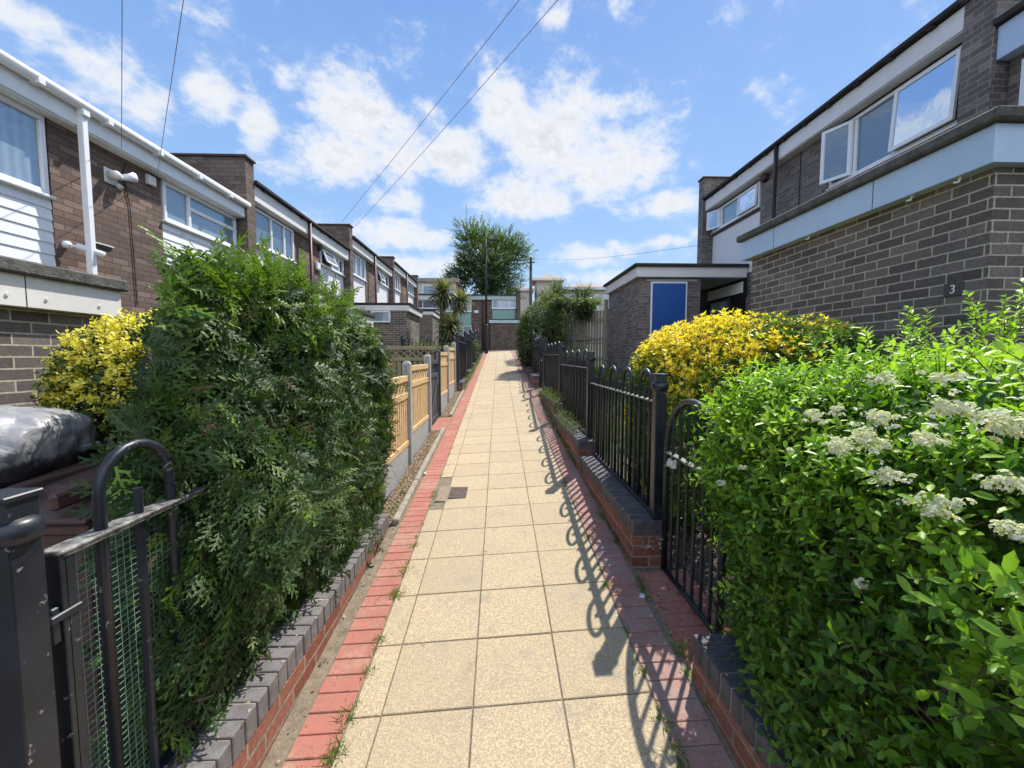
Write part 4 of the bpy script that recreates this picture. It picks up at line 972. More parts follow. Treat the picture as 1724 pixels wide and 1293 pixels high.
st = MB().box(-.52, 1.5, 25.52, 27.0, .1, 2.05).build('store', M['brick_fin'], e1)
MB().box(-.60, 1.58, 25.44, 26.99, 2.05, 2.24).build('store_fascia', plain('pale_blue_green_fascia', (.50, .60, .64), .6, .1, 3), st); MB().box(-.62, 1.6, 25.42, 26.99, 2.242, 2.29).build('store_roof_edge', M['felt'], st)
t = thing('alarm_box', 'small white box high on the end house wall between its windows', 'alarm box', TE(-1.45, 0, 2.85)); MB(TE).box(-1.60, -1.32, .002, .08, 2.82, 2.98).build('cover', M['upvc'], t, bevel=.01)
MB(TE).box(-1.59, -1.33, .003, .06, 2.80, 2.819).build('base', M['upvc_grey'], t)
e2 = thing('terraced_house', 'end house behind the palms with a strip window over a white fascia', 'house', (-6, 26.5, .4), 'two storey brick terraced houses')
MB().box(-9.5, -3.93, 26.9, 33, .0, 3.80).build('wall', M['brick_up'], e2)
MB().box(-9.5, -3.93, 26.75, 26.899, 3.62, 3.92).build('fascia', M['fascia_w'], e2); MB().box(-9.5, -3.93, 26.7, 33, 3.925, 4.0).build('roof', M['felt'], e2)
window(e2, lambda u, n, z: (u, 26.9-n, z), -5.3, -3.96, 3.08, 3.6, [-4.9], nf=.03, glass='glass')
st = MB().box(-6.5, -3.1, 24.9, 26.89, .0, 2.45).build('store', M['brick_up'], e2)
MB().box(-6.55, -3.7, 24.8, 26.88, 2.45, 2.75).build('store_fascia', M['fascia_w'], st); MB().box(-6.57, -3.68, 24.78, 26.88, 2.752, 2.80).build('store_roof_edge', M['felt'], st)
window(e2, lambda u, n, z: (u, 24.9-n, z), -4.85, -4.30, 1.95, 2.42, [], nf=.03, fw=.07, sill=False)
# ------------------------------------------------------------------ far buildings
def farb(label, x0, x1, y0, y1, zb, zt, roofh=0, ov=.6, band=True, mat='wall_far', rmat='roof_t', win=None, flat=False):
    t = thing('far_building', label, 'building', ((x0+x1)/2, y0, zb), 'buildings on the skyline')
    MB().box(x0, x1, y0, y1, zb, zt).build('wall', M[mat], t)
    if roofh:
        mb = MB(); a = (x0-ov, y0-ov, zt+.01); b_ = (x1+ov, y0-ov, zt+.01); c_ = (x1+ov, y1+ov, zt+.01); d = (x0-ov, y1+ov, zt+.01)
        hw = min(x1-x0, y1-y0)/2+ov
        if (x1-x0) > (y1-y0): r0 = (x0-ov+hw, (y0+y1)/2, zt+roofh); r1_ = (x1+ov-hw, (y0+y1)/2, zt+roofh)
        else: r0 = ((x0+x1)/2-.05, (y0+y1)/2, zt+roofh); r1_ = ((x0+x1)/2+.05, (y0+y1)/2, zt+roofh)
        for q in ((a, b_, r1_, r0), (c_, d, r0, r1_), (b_, c_, r1_), (d, a, r0), (a, d, c_, b_)): mb.face(q)
        mb.build('roof', M[rmat], t)
        MB().box(x0-ov, x1+ov, y0-ov-.05, y0-ov, zt-.25, zt+.06).build('eaves', M['fascia_w'], t)
    else: MB().box(x0-.2, x1+.2, y0-.2, y1+.2, zt+.005, zt+.3).build('roof', M[rmat], t)
    for (a, b_, c_, d) in (win or []):
        f = MB().box(a, b_, y0-.06, y0-.01, c_, d).build('window', M['upvc_grey'], t); MB().box(a+.12, b_-.12, y0-.09, y0-.062, c_+.12, d-.12).build('pane', M['glass_far'], f)
    return t
farb('pale far building with hipped pavilion roof on the skyline right of the tree', 5.6, 9.0, 60, 65, 2, 11.1, 1.3, .7, win=[(6.2, 8.2, 5, 7)])
farb('long pale far building beneath the pavilion roof', 1.5, 5.0, 62, 70, 2, 10.0, 1.2, .4)
farb('far flat fronted building with terracotta roof and white fascia above the trellis fence', 7.0, 13.4, 46, 54, 1.5, 7.6, 1.25, .4, win=[(7.2, 8.6, 4.9, 6.9), (9.0, 11.2, 4.9, 6.9), (11.6, 13, 4.9, 6.9)])
farb('far brown flat roofed building behind the end terrace on the left', -7.6, -3.6, 35, 42, 1, 6.2, 0, mat='brick_up' if False else 'wall_far', win=[(-6.4, -4.0, 4.3, 6.0)])

# ------------------------------------------------------------------ street lamp, pole, wires
t = thing('street_lamp', 'tall slim black lamp column with a flat square lantern at the top of the path', 'street lamp', (-.70, 23.0, pz(-.7, 23)))
z0 = pz(-.7, 23)
MB().tube([(-.70, 23, z0-.1), (-.70, 23, z0+.0), (-.70, 23, z0+1.55), (-.70, 23, z0+1.62)], [.105, .105, .105, .06], 12).build('base', M['lamp_m'], t, smooth=True)
MB().tube([(-.70, 23, z0+1.6), (-.70, 23, 6.42)], [.062, .042], 12).build('column', M['lamp_m'], t, smooth=True)
MB().tube([(-.70, 23, 6.36), (-.36, 22.9, 6.38)], .03, 8).build('arm', M['lamp_m'], t)
MB().box(-.45, .02, 22.8, 23.0, 6.31, 6.40).build('lantern', M['lamp_m'], t, bevel=.02)
t = thing('telegraph_pole', 'brown wooden telegraph pole standing in front of the right edge of the big tree', 'telegraph pole', (2.7, 35, .5))
MB().tube([(2.7, 35, 0), (2.7, 35, 8.3)], [.16, .11], 10).build('pole', M['pole_m'], t, smooth=True)
MB().tube([(2.35, 35, 7.9), (3.05, 35, 7.9)], .05, 6).build('cross_arm', M['pole_m'], t)
MB().tube([(2.7, 34.85, 8.25), (2.7, 34.85, 7.2)], .07, 8).build('terminal_box', M['blackpipe'], t)
def wire(label, a, b_, sag, r=.008, n=24):
    a, b_ = Vector(a), Vector(b_); pts = [a.lerp(b_, i/n)+Vector((0, 0, -4*sag*(i/n)*(1-i/n))) for i in range(n+1)]
    o = MB().tube(pts, r, 5).build('overhead_wire', M['wire'], None, tuple(a)); tag(o, label, 'wire', 'overhead telephone wires')
PT = (15.0, -16.4, 6.3)
wire('leftmost overhead wire rising from the near left house wall', (-4.94, 5.72, 2.62), PT, .35, .0035)
wire('second overhead wire from the left, rising from the near left eaves', (-4.94, 6.28, 2.60), (15.2, -16.2, 6.4), .35, .0035)
wire('overhead wire crossing the sky to the third left house roof, upper of two', (-4.9, 13.3, 4.2), (14.7, -16.2, 6.3), .3, .005)
wire('overhead wire crossing the sky just below its parallel twin', (-4.7, 13.9, 4.25), (14.9, -16.5, 6.35), .45, .005)
wire('thin wire from the telegraph pole to the far end of the right house', (2.7, 35, 8.2), (5.6, 11.5, 3.1), .25, .007)

# ------------------------------------------------------------------ bins
def bin_(label, x, y, z, w_, d_, h_, mat, lidh=.07):
    t = thing('wheelie_bin', label, 'bin', (x, y, z))
    a, b_ = w_/2, d_/2; k = .80
    mb = MB(); lo = [(x-a*k, y-b_*k, z+.05), (x+a*k, y-b_*k, z+.05), (x+a*k, y+b_*k, z+.05), (x-a*k, y+b_*k, z+.05)]; hi = [(x-a, y-b_, z+h_), (x+a, y-b_, z+h_), (x+a, y+b_, z+h_), (x-a, y+b_, z+h_)]
    for i in range(4): j = (i+1) % 4; mb.face([lo[i], lo[j], hi[j], hi[i]])
    mb.face(lo[::-1]); mb.face(hi); mb.build('body', M[mat], t, bevel=.02, seg=2)
    MB().box(x-a-.015, x+a+.015, y-b_-.015, y+b_+.01, z+h_-.045, z+h_-.002).build('rim', M[mat], t, bevel=.008)
    # lid: sloping panel with raised steps
    mb = MB(); p = [(y-b_-.03, z+h_+.003), (y+b_+.02, z+h_+.003), (y+b_+.02, z+h_+lidh+.05), (y-b_*.2, z+h_+lidh+.02), (y-b_*.3, z+h_+lidh-.015), (y-b_-.03, z+h_+.025)]
    mb.prism(p, 0, x-a-.025, x+a+.025); l = mb.build('lid', M[mat], t, bevel=.012, seg=2)
    MB().box(x-a*.6, x-a*.45, y-b_-.01, y+b_*.9, z+h_+lidh-.02, z+h_+lidh+.045, skew=.04).build('lid_rib', M[mat], l, bevel=.01); MB().box(x+a*.45, x+a*.6, y-b_-.01, y+b_*.9, z+h_+lidh-.02, z+h_+lidh+.045, skew=.04).build('lid_rib', M[mat], l, bevel=.01)
    MB().tube([(x-a*.9, y+b_+.05, z+h_-.02), (x+a*.9, y+b_+.05, z+h_-.02)], .016, 8).build('handle', M[mat], t)
    for s_ in (-1, 1):
        MB().tube([(x+s_*(a*.8)-.025, y+b_*.7, z+.1), (x+s_*(a*.8)+.025, y+b_*.7, z+.1)], .1, 16).build('wheel', M['binblack'], t, smooth=False)
bin_('brown wheelie bin with a scuffed lid behind the near left railing', -1.86, 1.86, -1.68, .50, .50, 1.03, 'bin')
bin_('black wheelie bin under the polythene wrapped bundle', -2.48, 1.98, -1.72, .50, .50, .95, 'binblack')
t = thing('wrapped_bundle', 'bulky bundle wrapped in creased grey and black polythene on top of the black bin', 'bundle', (-2.35, 1.95, -.66))
bm_v = []; rg = np.random.default_rng(11); mb = MB(); nu, nv = 110, 56
def bagp(i, j):
    a = 2*math.pi*i/nu; e = -math.pi/2+math.pi*j/nv; d = Vector((math.cos(a)*math.cos(e), math.sin(a)*math.cos(e), math.sin(e)))
    s_ = (abs(d.x)**4+abs(d.y)**4+abs(d.z)**3.2)**(-.26)
    q = Vector((d.x*.34, d.y*.30, d.z*.19))*s_
    n_ = 1+.12*mnoise.noise(q*4+Vector((3, 1, 2)))-.10*abs(mnoise.noise(q*8))-.06*abs(mnoise.noise(q*17+Vector((5, 2, 9))))
    q = q*n_; q.z += .03*q.x
    return Vector((-2.44, 2.0, -.43))+q
for i in range(nu):
    for j in range(nv): mb.face([bagp(i, j), bagp(i+1, j), bagp(i+1, j+1), bagp(i, j+1)], [(0, 0)]*4)
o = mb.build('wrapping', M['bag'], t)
import bmesh
bm = bmesh.new(); bm.from_mesh(o.data); bmesh.ops.remove_doubles(bm, verts=bm.verts, dist=.0004); bm.to_mesh(o.data); bm.free()
o.data.polygons.foreach_set('use_smooth', [True]*len(o.data.polygons))
MB().tube([bagp(6, 24), bagp(10, 26)+Vector((.03, 0, -.01)), bagp(12, 22)+Vector((.02, 0, -.03))], [.02, .014, .004], 6).build('knot', M['bag'], t)

# ------------------------------------------------------------------ wooden fence with climber on the right
fx0, fy0, fx1, fy1 = 3.34, 12.36, 1.62, 15.2
t = thing('close_board_fence', 'tall weathered grey timber fence with posts and rails, overgrown by a climber', 'fence', ((fx0+fx1)/2, (fy0+fy1)/2, -.5))
dirx, diry = fx1-fx0, fy1-fy0; LL = math.hypot(dirx, diry); dirx /= LL; diry /= LL; nxx, nyy = -diry, dirx   # normal towards the path
if nxx > 0: nxx, nyy = -nxx, -nyy
def obox(mb, s0, s1, d0, d1, z0, z1):
    P8 = [(fx0+dirx*s+nxx*d, fy0+diry*s+nyy*d, z) for z in (z0, z1) for d in (d0, d1) for s in (s0, s1)]
    for fc in ((0, 1, 3, 2), (4, 6, 7, 5), (0, 4, 5, 1), (2, 3, 7, 6), (0, 2, 6, 4), (1, 5, 7, 3)): mb.face([P8[k] for k in fc])
mb = MB(); s = 0
while s < LL:
    j = random.uniform(-.008, .008); obox(mb, s, s+.085+j, -.04, -.02+j*.3, -.75, 1.42+j); s += .125
mb.build('boards', M['timber_grey'], t)
for z in (1.10, .52, -.1):
    mb = MB(); obox(mb, 0, LL, -.018, .04, z, z+.075); mb.build('rail', M['timber_grey'], t)
for s in (.12, 1.55, 2.98):
    mb = MB(); obox(mb, s-.05, s+.05, -.02, .085, -.8, 1.72); mb.build('post', M['timber_grey'], t, bevel=.01)

# ------------------------------------------------------------------ hedges and shrubs
# conifer hedge on the left
rg = np.random.default_rng(21)
hc = thing('conifer_hedge', 'large clipped dark green conifer hedge overhanging the near left wall', 'hedge', (-1.75, 2.95, -1.5))
Cc, Rr = (-1.51, 2.56, -.59), (.53, 1.38, 1.00)
P, Nn = superbox(rg, 15000, Cc, Rr, 6.0, 70, .15, .20, .06, bottom=False)
# shears slope: the near end leans away at the top
def shape(P):
    k = np.clip((P[:, 2]+1.5)/2.1, 0, 1.1); P = P.copy(); wn = np.clip((3.0-P[:, 1])/1.6, 0, 1); P[:, 1] += .30*(k-.2)*wn+1.45*wn*np.clip(-1.15-P[:, 0], 0, 1.2); P[:, 2] -= .05*np.clip(P[:, 1]-2.4, 0, 2)*k; P[:, 0] -= .07*np.clip(P[:, 1]-2.9, 0, 1.2); return P
P = shape(P)
up = np.array((0, 0, 1.0)); side = np.stack([patch(rg, P, 70, .17) for _ in range(3)], 1)*2.2+rg.normal(0, .45, P.shape)
side -= (side*Nn).sum(1, keepdims=True)*Nn
ax = Nn*.60+nrm(side)*.70+up*(rg.uniform(-.65, .15, len(P))+.35*patch(rg, P, 60, .2))[:, None]
top = Nn[:, 2] > .5
ax[top] += np.array((.25, .1, .5))
fld = patch(rg, P, 60, .22)
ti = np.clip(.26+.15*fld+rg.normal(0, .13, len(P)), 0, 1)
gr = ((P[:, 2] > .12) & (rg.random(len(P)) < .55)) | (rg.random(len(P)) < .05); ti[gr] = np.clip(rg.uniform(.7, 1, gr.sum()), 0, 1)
ln = rg.uniform(.085, .20, len(P)); up2 = nrm(Nn+up*.35+rg.normal(0, .35, P.shape))
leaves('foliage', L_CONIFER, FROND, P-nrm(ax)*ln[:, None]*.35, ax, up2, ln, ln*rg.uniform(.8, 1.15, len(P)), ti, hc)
# longer wild sprays at the top
P2, N2 = superbox(rg, 2600, Cc, Rr, 5.0, 10, .05, .3, .02, bottom=False); P2 = shape(P2); k = (P2[:, 2] > .30); P2, N2 = P2[k][:380], N2[k][:380]
leaves('top_sprays', L_CONIFER, FROND, P2, N2*.5+up*.7+rg.normal(0, .45, P2.shape)+np.array((.15, 0, 0)), nrm(N2+rg.normal(0, .5, P2.shape)), rg.uniform(.12, .26, len(P2)), rg.uniform(.12, .22, len(P2)), rg.uniform(.6, 1, len(P2)), hc)
P4, N4 = superbox(rg, 420, Cc, Rr, 6.0, 10, .1, .3, .05, bottom=False); P4 = shape(P4)
leaves('dead_sprays', L_DEAD, FROND, P4, N4*.5+rg.normal(0, .6, P4.shape), N4+rg.normal(0, .5, P4.shape), rg.uniform(.05, .10, len(P4)), rg.uniform(.04, .09, len(P4)), rg.uniform(0, .7, len(P4)), hc)
mb = MB(); rr = random.Random(3)
for i in range(9):
    y_ = 2.45+i*.15; mb.tube([(-1.52, y_, -1.75), (-1.52+rr.uniform(-.1, .1), y_+rr.uniform(-.1, .1), -.7), (-1.5+rr.uniform(-.12, .12), y_+rr.uniform(-.1, .1), .2)], [.04, .03, .01], 7)
mb.build('trunk', M['bark'], hc)
mb = MB()
for i in range(420):
    a, b_ = rr.uniform(2.3, 3.8), rr.uniform(-1.5, .35); p = Vector((-1.55, a, b_)); s_ = rr.choice((-1, 1)); q = Vector((-1.56+s_*rr.uniform(.15, .36), a+rr.uniform(-.25, .25), b_+rr.uniform(-.1, .3)))
    mb.tube([p, p.lerp(q, .5)+Vector((0, 0, -.03)), q], [.007, .005, .002], 4, cap=False)
mb.build('branches', M['bark'], hc)
# dense inner foliage so the hedge is solid
P3, N3 = superbox(rg, 8500, Cc, (Rr[0]-.10, Rr[1]-.10, Rr[2]-.10), 3.6, 10, .03, .3, .04); P3 = shape(P3)
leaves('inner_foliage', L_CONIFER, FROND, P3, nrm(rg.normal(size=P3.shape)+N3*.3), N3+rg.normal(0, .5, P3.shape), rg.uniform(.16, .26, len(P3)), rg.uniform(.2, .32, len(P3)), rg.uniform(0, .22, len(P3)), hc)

# flowering hedge near right
rg = np.random.default_rng(31)
ph = thing('flowering_hedge', 'big bright green small leaved hedge with creamy white flower heads close on the right', 'hedge', (1.95, 1.25, -1.45))
Cc, Rr = (1.88, 1.05, -.80), (.92, .96, .77)
def pshape(P):
    P = P.copy(); k = np.clip((P[:, 2]+1.5)/1.4, 0, 1);  P[:, 2] += .03*np.clip(P[:, 0]-1.3, 0, 1.4)*(P[:, 2] > -.6); return P
def vis(P, N): return (P[:, 1] > .1) & (P[:, 0] < 2.75) & ~((N[:, 0] > .6)) 
P, Nn = superbox(rg, 9800, Cc, Rr, 4.0, 100, .15, .18, .05, bottom=False); P = pshape(P); k = vis(P, Nn); P, Nn = P[k], Nn[k]
Dr = Nn*.9+rg.normal(0, .6, P.shape)+up*.5
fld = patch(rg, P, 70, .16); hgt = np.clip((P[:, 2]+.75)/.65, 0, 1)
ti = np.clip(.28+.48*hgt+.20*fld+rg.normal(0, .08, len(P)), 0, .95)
# inner leaves
P_, Nn_ = P, Nn
P3, N3 = superbox(rg, 5200, Cc, (Rr[0]-.08, Rr[1]-.08, Rr[2]-.08), 4.6, 10, .03, .3, .05); P3 = pshape(P3); k = vis(P3, N3); P3, N3 = P3[k], N3[k]
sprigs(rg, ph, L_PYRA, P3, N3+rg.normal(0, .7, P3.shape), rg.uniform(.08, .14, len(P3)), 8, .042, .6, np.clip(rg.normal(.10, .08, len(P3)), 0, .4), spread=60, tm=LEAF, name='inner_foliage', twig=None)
# long arching shoots: (start, direction, length)
SH = [((2.10, 1.95, -.02), (-.25, .1, 1), .30), ((2.35, 1.75, 0), (-.15, 0, 1), .36), ((2.5, 1.7, .0), (.1, .1, 1), .30), ((1.45, 1.9, -.12), (-1, .2, .25), .28), ((1.22, 1.95, -.35), (-1, .15, .1), .25),
      ((1.22, 2.0, -.62), (-1, .1, .05), .27), ((1.15, 1.8, -.72), (-1, -.1, .1), .20), ((1.3, 2.05, -.15), (-.8, .3, .5), .25), ((1.7, 2.0, -.02), (-.2, .2, 1), .18), ((1.9, 1.2, -.10), (-.6, -.5, .5), .22),
      ((1.10, 1.75, -1.05), (-1, -.1, .2), .12), ((1.5, 1.3, -.35), (-.8, -.4, .3), .25), ((1.62, 1.05, -.45), (-.8, -.5, .35), .24), ((1.2, 1.5, -.95), (-1, -.3, .3), .18), ((2.2, 1.5, .05), (-.5, .1, .8), .25), ((2.45, 1.9, .02), (-.7, .0, .9), .32), ((1.2, 1.7, -.5), (-1, -.2, .0), .2)]
r2_ = np.random.default_rng(8)
for i in range(120):
    y_ = r2_.uniform(.6, 1.95); x_ = r2_.uniform(1.25, 2.5); SH.append(((x_, y_, -.12+.03*(x_-1.5)), (r2_.normal(-.2, .5), r2_.normal(0, .4), 1), r2_.uniform(.10, .26)))
for i in range(90):
    y_ = r2_.uniform(1.0, 2.0); z_ = r2_.uniform(-1.4, -.2); SH.append(((1.2, y_, z_), (-1, r2_.normal(0, .4), r2_.normal(.35, .3)), r2_.uniform(.06, .16)))
for (sx, sy, sz, sl) in ((2.0, 1.93, -.03, .30), (2.06, 1.9, -.03, .24), (1.96, 1.9, -.03, .22), (2.32, 1.88, 0, .36), (2.38, 1.86, 0, .30), (2.25, 1.9, 0, .26), (2.2, 1.72, 0, .30), (2.3, 1.8, -.02, .24), (2.12, 1.8, 0, .2), (1.75, 1.9, -.05, .18)):
    SH.append(((sx, sy, sz), (r2_.normal(-.15, .25), r2_.normal(0, .2), 1), sl)); SH.append(((sx+.02, sy-.03, sz+sl*.4), (r2_.normal(0, .6), r2_.normal(-.2, .4), .8), sl*.45))
SP, SD, SL = [], [], []
for p_, d_, l_ in SH:
    p_ = np.array(p_, float); d_ = nrm(np.array(d_, float)); k_ = 1 if l_ < .15 else 2 if l_ < .28 else 3
    for q_ in range(k_):
        SP.append(p_+d_*l_*q_/k_*.95-np.array((0, 0, .06*l_*(q_/k_)**2))); SD.append(d_-np.array((0, 0, .12*q_))); SL.append(l_/k_*1.05)
SP, SD, SL = np.array(SP), np.array(SD), np.array(SL)
L0 = rg.uniform(.07, .19, len(P))
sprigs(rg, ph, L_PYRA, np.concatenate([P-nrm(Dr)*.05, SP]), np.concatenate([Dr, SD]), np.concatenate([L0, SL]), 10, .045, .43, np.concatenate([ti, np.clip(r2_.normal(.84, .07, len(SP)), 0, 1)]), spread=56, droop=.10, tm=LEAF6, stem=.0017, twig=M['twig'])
# flower heads
def corymb(c, r_, n, seed, flat=.45, size=.0055):
    rq = np.random.default_rng(seed); d = rq.normal(size=(n, 3)); d[:, 2] = np.abs(d[:, 2]); d = nrm(d)
    Nv = nrm(np.array((-.45, -.35, .8))[None]); rad = r_*rq.uniform(.25, 1.0, n)**.5
    cl_ = rq.integers(0, max(3, n//9), n); cc = rq.normal(0, 1, (max(3, n//9), 3))*np.array((1, 1, .5))*r_*.55
    p = np.array(c)+cc[cl_]*np.array((.35, .65, .65))+d*np.array((1, 1, .8))*r_*.20
    return p, d
fl = [((0.92, 0.99, -0.215), 0.070, 420), ((0.92, 1.07, -0.245), 0.065, 360), ((0.92, 0.95, -0.150), 0.045, 260), ((0.92, 0.92, -0.281), 0.047, 219), ((0.92, 0.80, -0.109), 0.052, 323), ((0.92, 0.84, -0.179), 0.049, 268), ((0.92, 0.71, -0.124), 0.062, 528), ((0.92, 0.83, -0.319), 0.060, 385), ((0.92, 1.16, -0.173), 0.050, 177), ((0.92, 1.08, -0.145), 0.039, 141), ((0.92, 0.78, -0.298), 0.020, 102), ((0.92, 1.64, -0.527), 0.038, 93), ((0.92, 1.50, -0.426), 0.026, 78), ((0.92, 0.69, -0.234), 0.045, 323), ((0.92, 0.68, -0.321), 0.044, 323), ((0.92, 0.98, -0.580), 0.025, 102), ((0.92, 1.25, -0.300), 0.025, 85), ((0.92, 0.82, -0.049), 0.036, 177), ((0.92, 0.96, -0.057), 0.042, 177),]
QUAD = (np.array([(-.5, -.5, 0), (.5, -.5, 0), (.5, .5, 0), (-.5, .5, 0), (-.5, 0, .25), (.5, 0, .25), (.5, 0, -.25), (-.5, 0, -.25)]), [(0, 1, 2, 3), (4, 5, 6, 7)])
PET = (np.array([(0, 0, 0)]+[(math.cos(a)*.5*(1 if i % 2 == 0 else .62), math.sin(a)*.5*(1 if i % 2 == 0 else .62), .12) for i, a in enumerate(np.linspace(0, 2*math.pi, 11)[:-1])]), [(0, 1+i, 1+(i+1) % 10) for i in range(10)])
mp = leafmat('creamy_petals', [(.62, .62, .42), (.72, .72, .58), (.80, .80, .70)], .25, .6, .2)
for i, (c_, r_, n) in enumerate(fl):
    p, d = corymb(c_, r_, n, 100+i)
    leaves('flower_head', mp, PET, p, np.cross(d, rg.normal(size=d.shape)), d, np.full(n, .0085), np.full(n, .0085), rg.uniform(0, 1, n), ph)

# yellow tipped hedge behind it
rg = np.random.default_rng(41)
yh = thing('golden_hedge', 'rounded green hedge with bright yellow orange leaf tips in front of the grey brick wall', 'hedge', (2.2, 3.6, -1.3))
Cc, Rr = (2.12, 3.55, -.62), (.84, .86, .89)
P, Nn = superbox(rg, 5600, Cc, Rr, 3.4, 30, .08, .3, .03, bottom=False)
P[:, 2] -= .14*np.clip((P[:, 1]-3.9), 0, 1)*0
fld = patch(rg, P, 55, .20); hgt = np.clip((P[:, 2]+.45)/.5, 0, 1)
ti = np.clip(.30+.10*fld, 0, .55); gold = ((fld*.75+hgt*.75+rg.normal(0, .16, len(P))) > .50); ti[gold] = rg.uniform(.78, 1, gold.sum())
Dr = Nn*.8+up*.75+rg.normal(0, .35, P.shape)
sprigs(rg, yh, L_GOLD, P-nrm(Dr)*.04, Dr, rg.uniform(.08, .14, len(P)), 13, .042, .36, ti, spread=48, droop=0, tm=LEAF, stem=.002, twig=M['twig'], whorl=True, tnoise=.05)
P3, N3 = superbox(rg, 2600, Cc, (Rr[0]-.10, Rr[1]-.10, Rr[2]-.10), 3.4, 10, .03, .3, .05)
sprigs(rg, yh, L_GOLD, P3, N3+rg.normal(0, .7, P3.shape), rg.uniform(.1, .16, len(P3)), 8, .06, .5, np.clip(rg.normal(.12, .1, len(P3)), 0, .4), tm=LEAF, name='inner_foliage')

# yellow bush by the left wall
rg = np.random.default_rng(51)
yb = thing('variegated_bush', 'bright yellow variegated bush against the brick wall behind the bins', 'bush', (-2.45, 2.6, -1.7))
Cc, Rr = (-2.28, 2.72, -.50), (.42, .40, .72)
P, Nn = superbox(rg, 2300, Cc, Rr, 2.6, 16, .07, .2, .03, bottom=False)
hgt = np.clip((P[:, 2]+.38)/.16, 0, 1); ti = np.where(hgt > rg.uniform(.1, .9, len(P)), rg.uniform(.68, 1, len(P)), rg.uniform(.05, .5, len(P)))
Dr = Nn*.8+up*.5+rg.normal(0, .4, P.shape)
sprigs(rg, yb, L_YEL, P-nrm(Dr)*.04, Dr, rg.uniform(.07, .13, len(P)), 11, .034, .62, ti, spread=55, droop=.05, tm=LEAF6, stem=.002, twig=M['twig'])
P3, N3 = superbox(rg, 1200, Cc, (Rr[0]-.08, Rr[1]-.08, Rr[2]-.08), 2.6, 10, .03, .3, .04)
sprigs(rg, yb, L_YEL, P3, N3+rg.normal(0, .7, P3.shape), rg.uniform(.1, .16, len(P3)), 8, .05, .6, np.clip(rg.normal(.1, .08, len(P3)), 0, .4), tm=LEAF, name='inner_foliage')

# shrub and climber up the right side
def shrub(name, label, cat, c_, r_, n, leaf, mat, seed, e=2.4, t0=.35, tw=True, amp=.15, ln=(.15, .32), nl=10, lift=.4, hl=.45):
    rg = np.random.default_rng(seed); t = thing(name, label, cat, (c_[0], c_[1], c_[2]-r_[2]))
    P, Nn = superbox(rg, n, c_, r_, e, 22, amp, max(r_)*.35, .05, bottom=False)
    fld = patch(rg, P, 24, max(r_)*.35); hg = (P[:, 2]-c_[2])/r_[2]*.5+.5
    ti = np.clip(t0+.2*fld+hl*(hg-.5)+rg.normal(0, .1, len(P)), 0, 1); Dr = Nn*.8+up*lift+rg.normal(0, .5, P.shape)
    sprigs(rg, t, mat, P-nrm(Dr)*.1, Dr, rg.uniform(ln[0], ln[1], len(P)), nl, leaf, .55, ti, spread=55, droop=.1, tm=LEAF, stem=.004, twig=M['twig'] if tw else None)
    P3, N3 = superbox(rg, n//2, c_, tuple(q*.82 for q in r_), e, 8, .03, .3, .08)
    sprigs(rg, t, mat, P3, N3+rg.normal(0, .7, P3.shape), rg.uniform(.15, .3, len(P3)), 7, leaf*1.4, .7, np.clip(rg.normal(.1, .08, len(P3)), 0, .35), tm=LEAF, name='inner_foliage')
    return t
shrub('shrub', 'bushy green shrub overhanging the path above the far right railings', 'shrub', (1.40, 13.9, .50), (.75, 1.1, 1.15), 1900, .055, L_SHRUB, 61, t0=.4)
shrub('climbing_plant', 'leafy green climber spilling over the top of the tall timber fence', 'climber', (2.45, 13.85, 1.72), (.90, 1.35, .12), 800, .06, L_SHRUB, 62, t0=.6, e=2.2, amp=.10, ln=(.12, .30))
shrub('climbing_plant', 'dark creeper tangle hanging down the face of the tall timber fence', 'climber', (2.75, 13.1, 1.35), (.25, .30, .22), 160, .05, L_SHRUB, 63, t0=.2, amp=.2)
shrub('shrub', 'tall wispy young tree shoots rising above the climber and the far shrub', 'shrub', (2.2, 17.6, 1.9), (.35, .35, 1.0), 220, .07, L_SHRUB, 64, t0=.6, amp=.2)
shrub('shrub', 'round green shrub behind the shrub on the right near the end terrace', 'shrub', (2.5, 18.2, 1.2), (1.5, 1.4, 1.4), 1300, .075, L_SHRUB, 65, t0=.5, amp=.25)
# low green planting in the left gardens beyond the timber fence
shrub('shrub', 'low green garden plant behind the black cross railing on the left', 'shrub', (-2.1, 13.2, -.05), (.8, .5, .42), 500, .05, L_SHRUB, 66, t0=.65, amp=.1)
shrub('shrub', 'strip of weedy green shrub growing through the far left railings', 'shrub', (-1.08, 17.0, .25), (.18, .5, .40), 160, .05, L_SHRUB, 67, t0=.7, amp=.1)
# slim yellow flowering stems beside hedge
shrub('shrub', 'thin yellow flowering plant poking out at the far corner of the conifer hedge', 'shrub', (-1.16, 4.33, -.30), (.035, .05, .36), 60, .022, L_YEL, 68, t0=.85, amp=.02, ln=(.03, .07), nl=6)

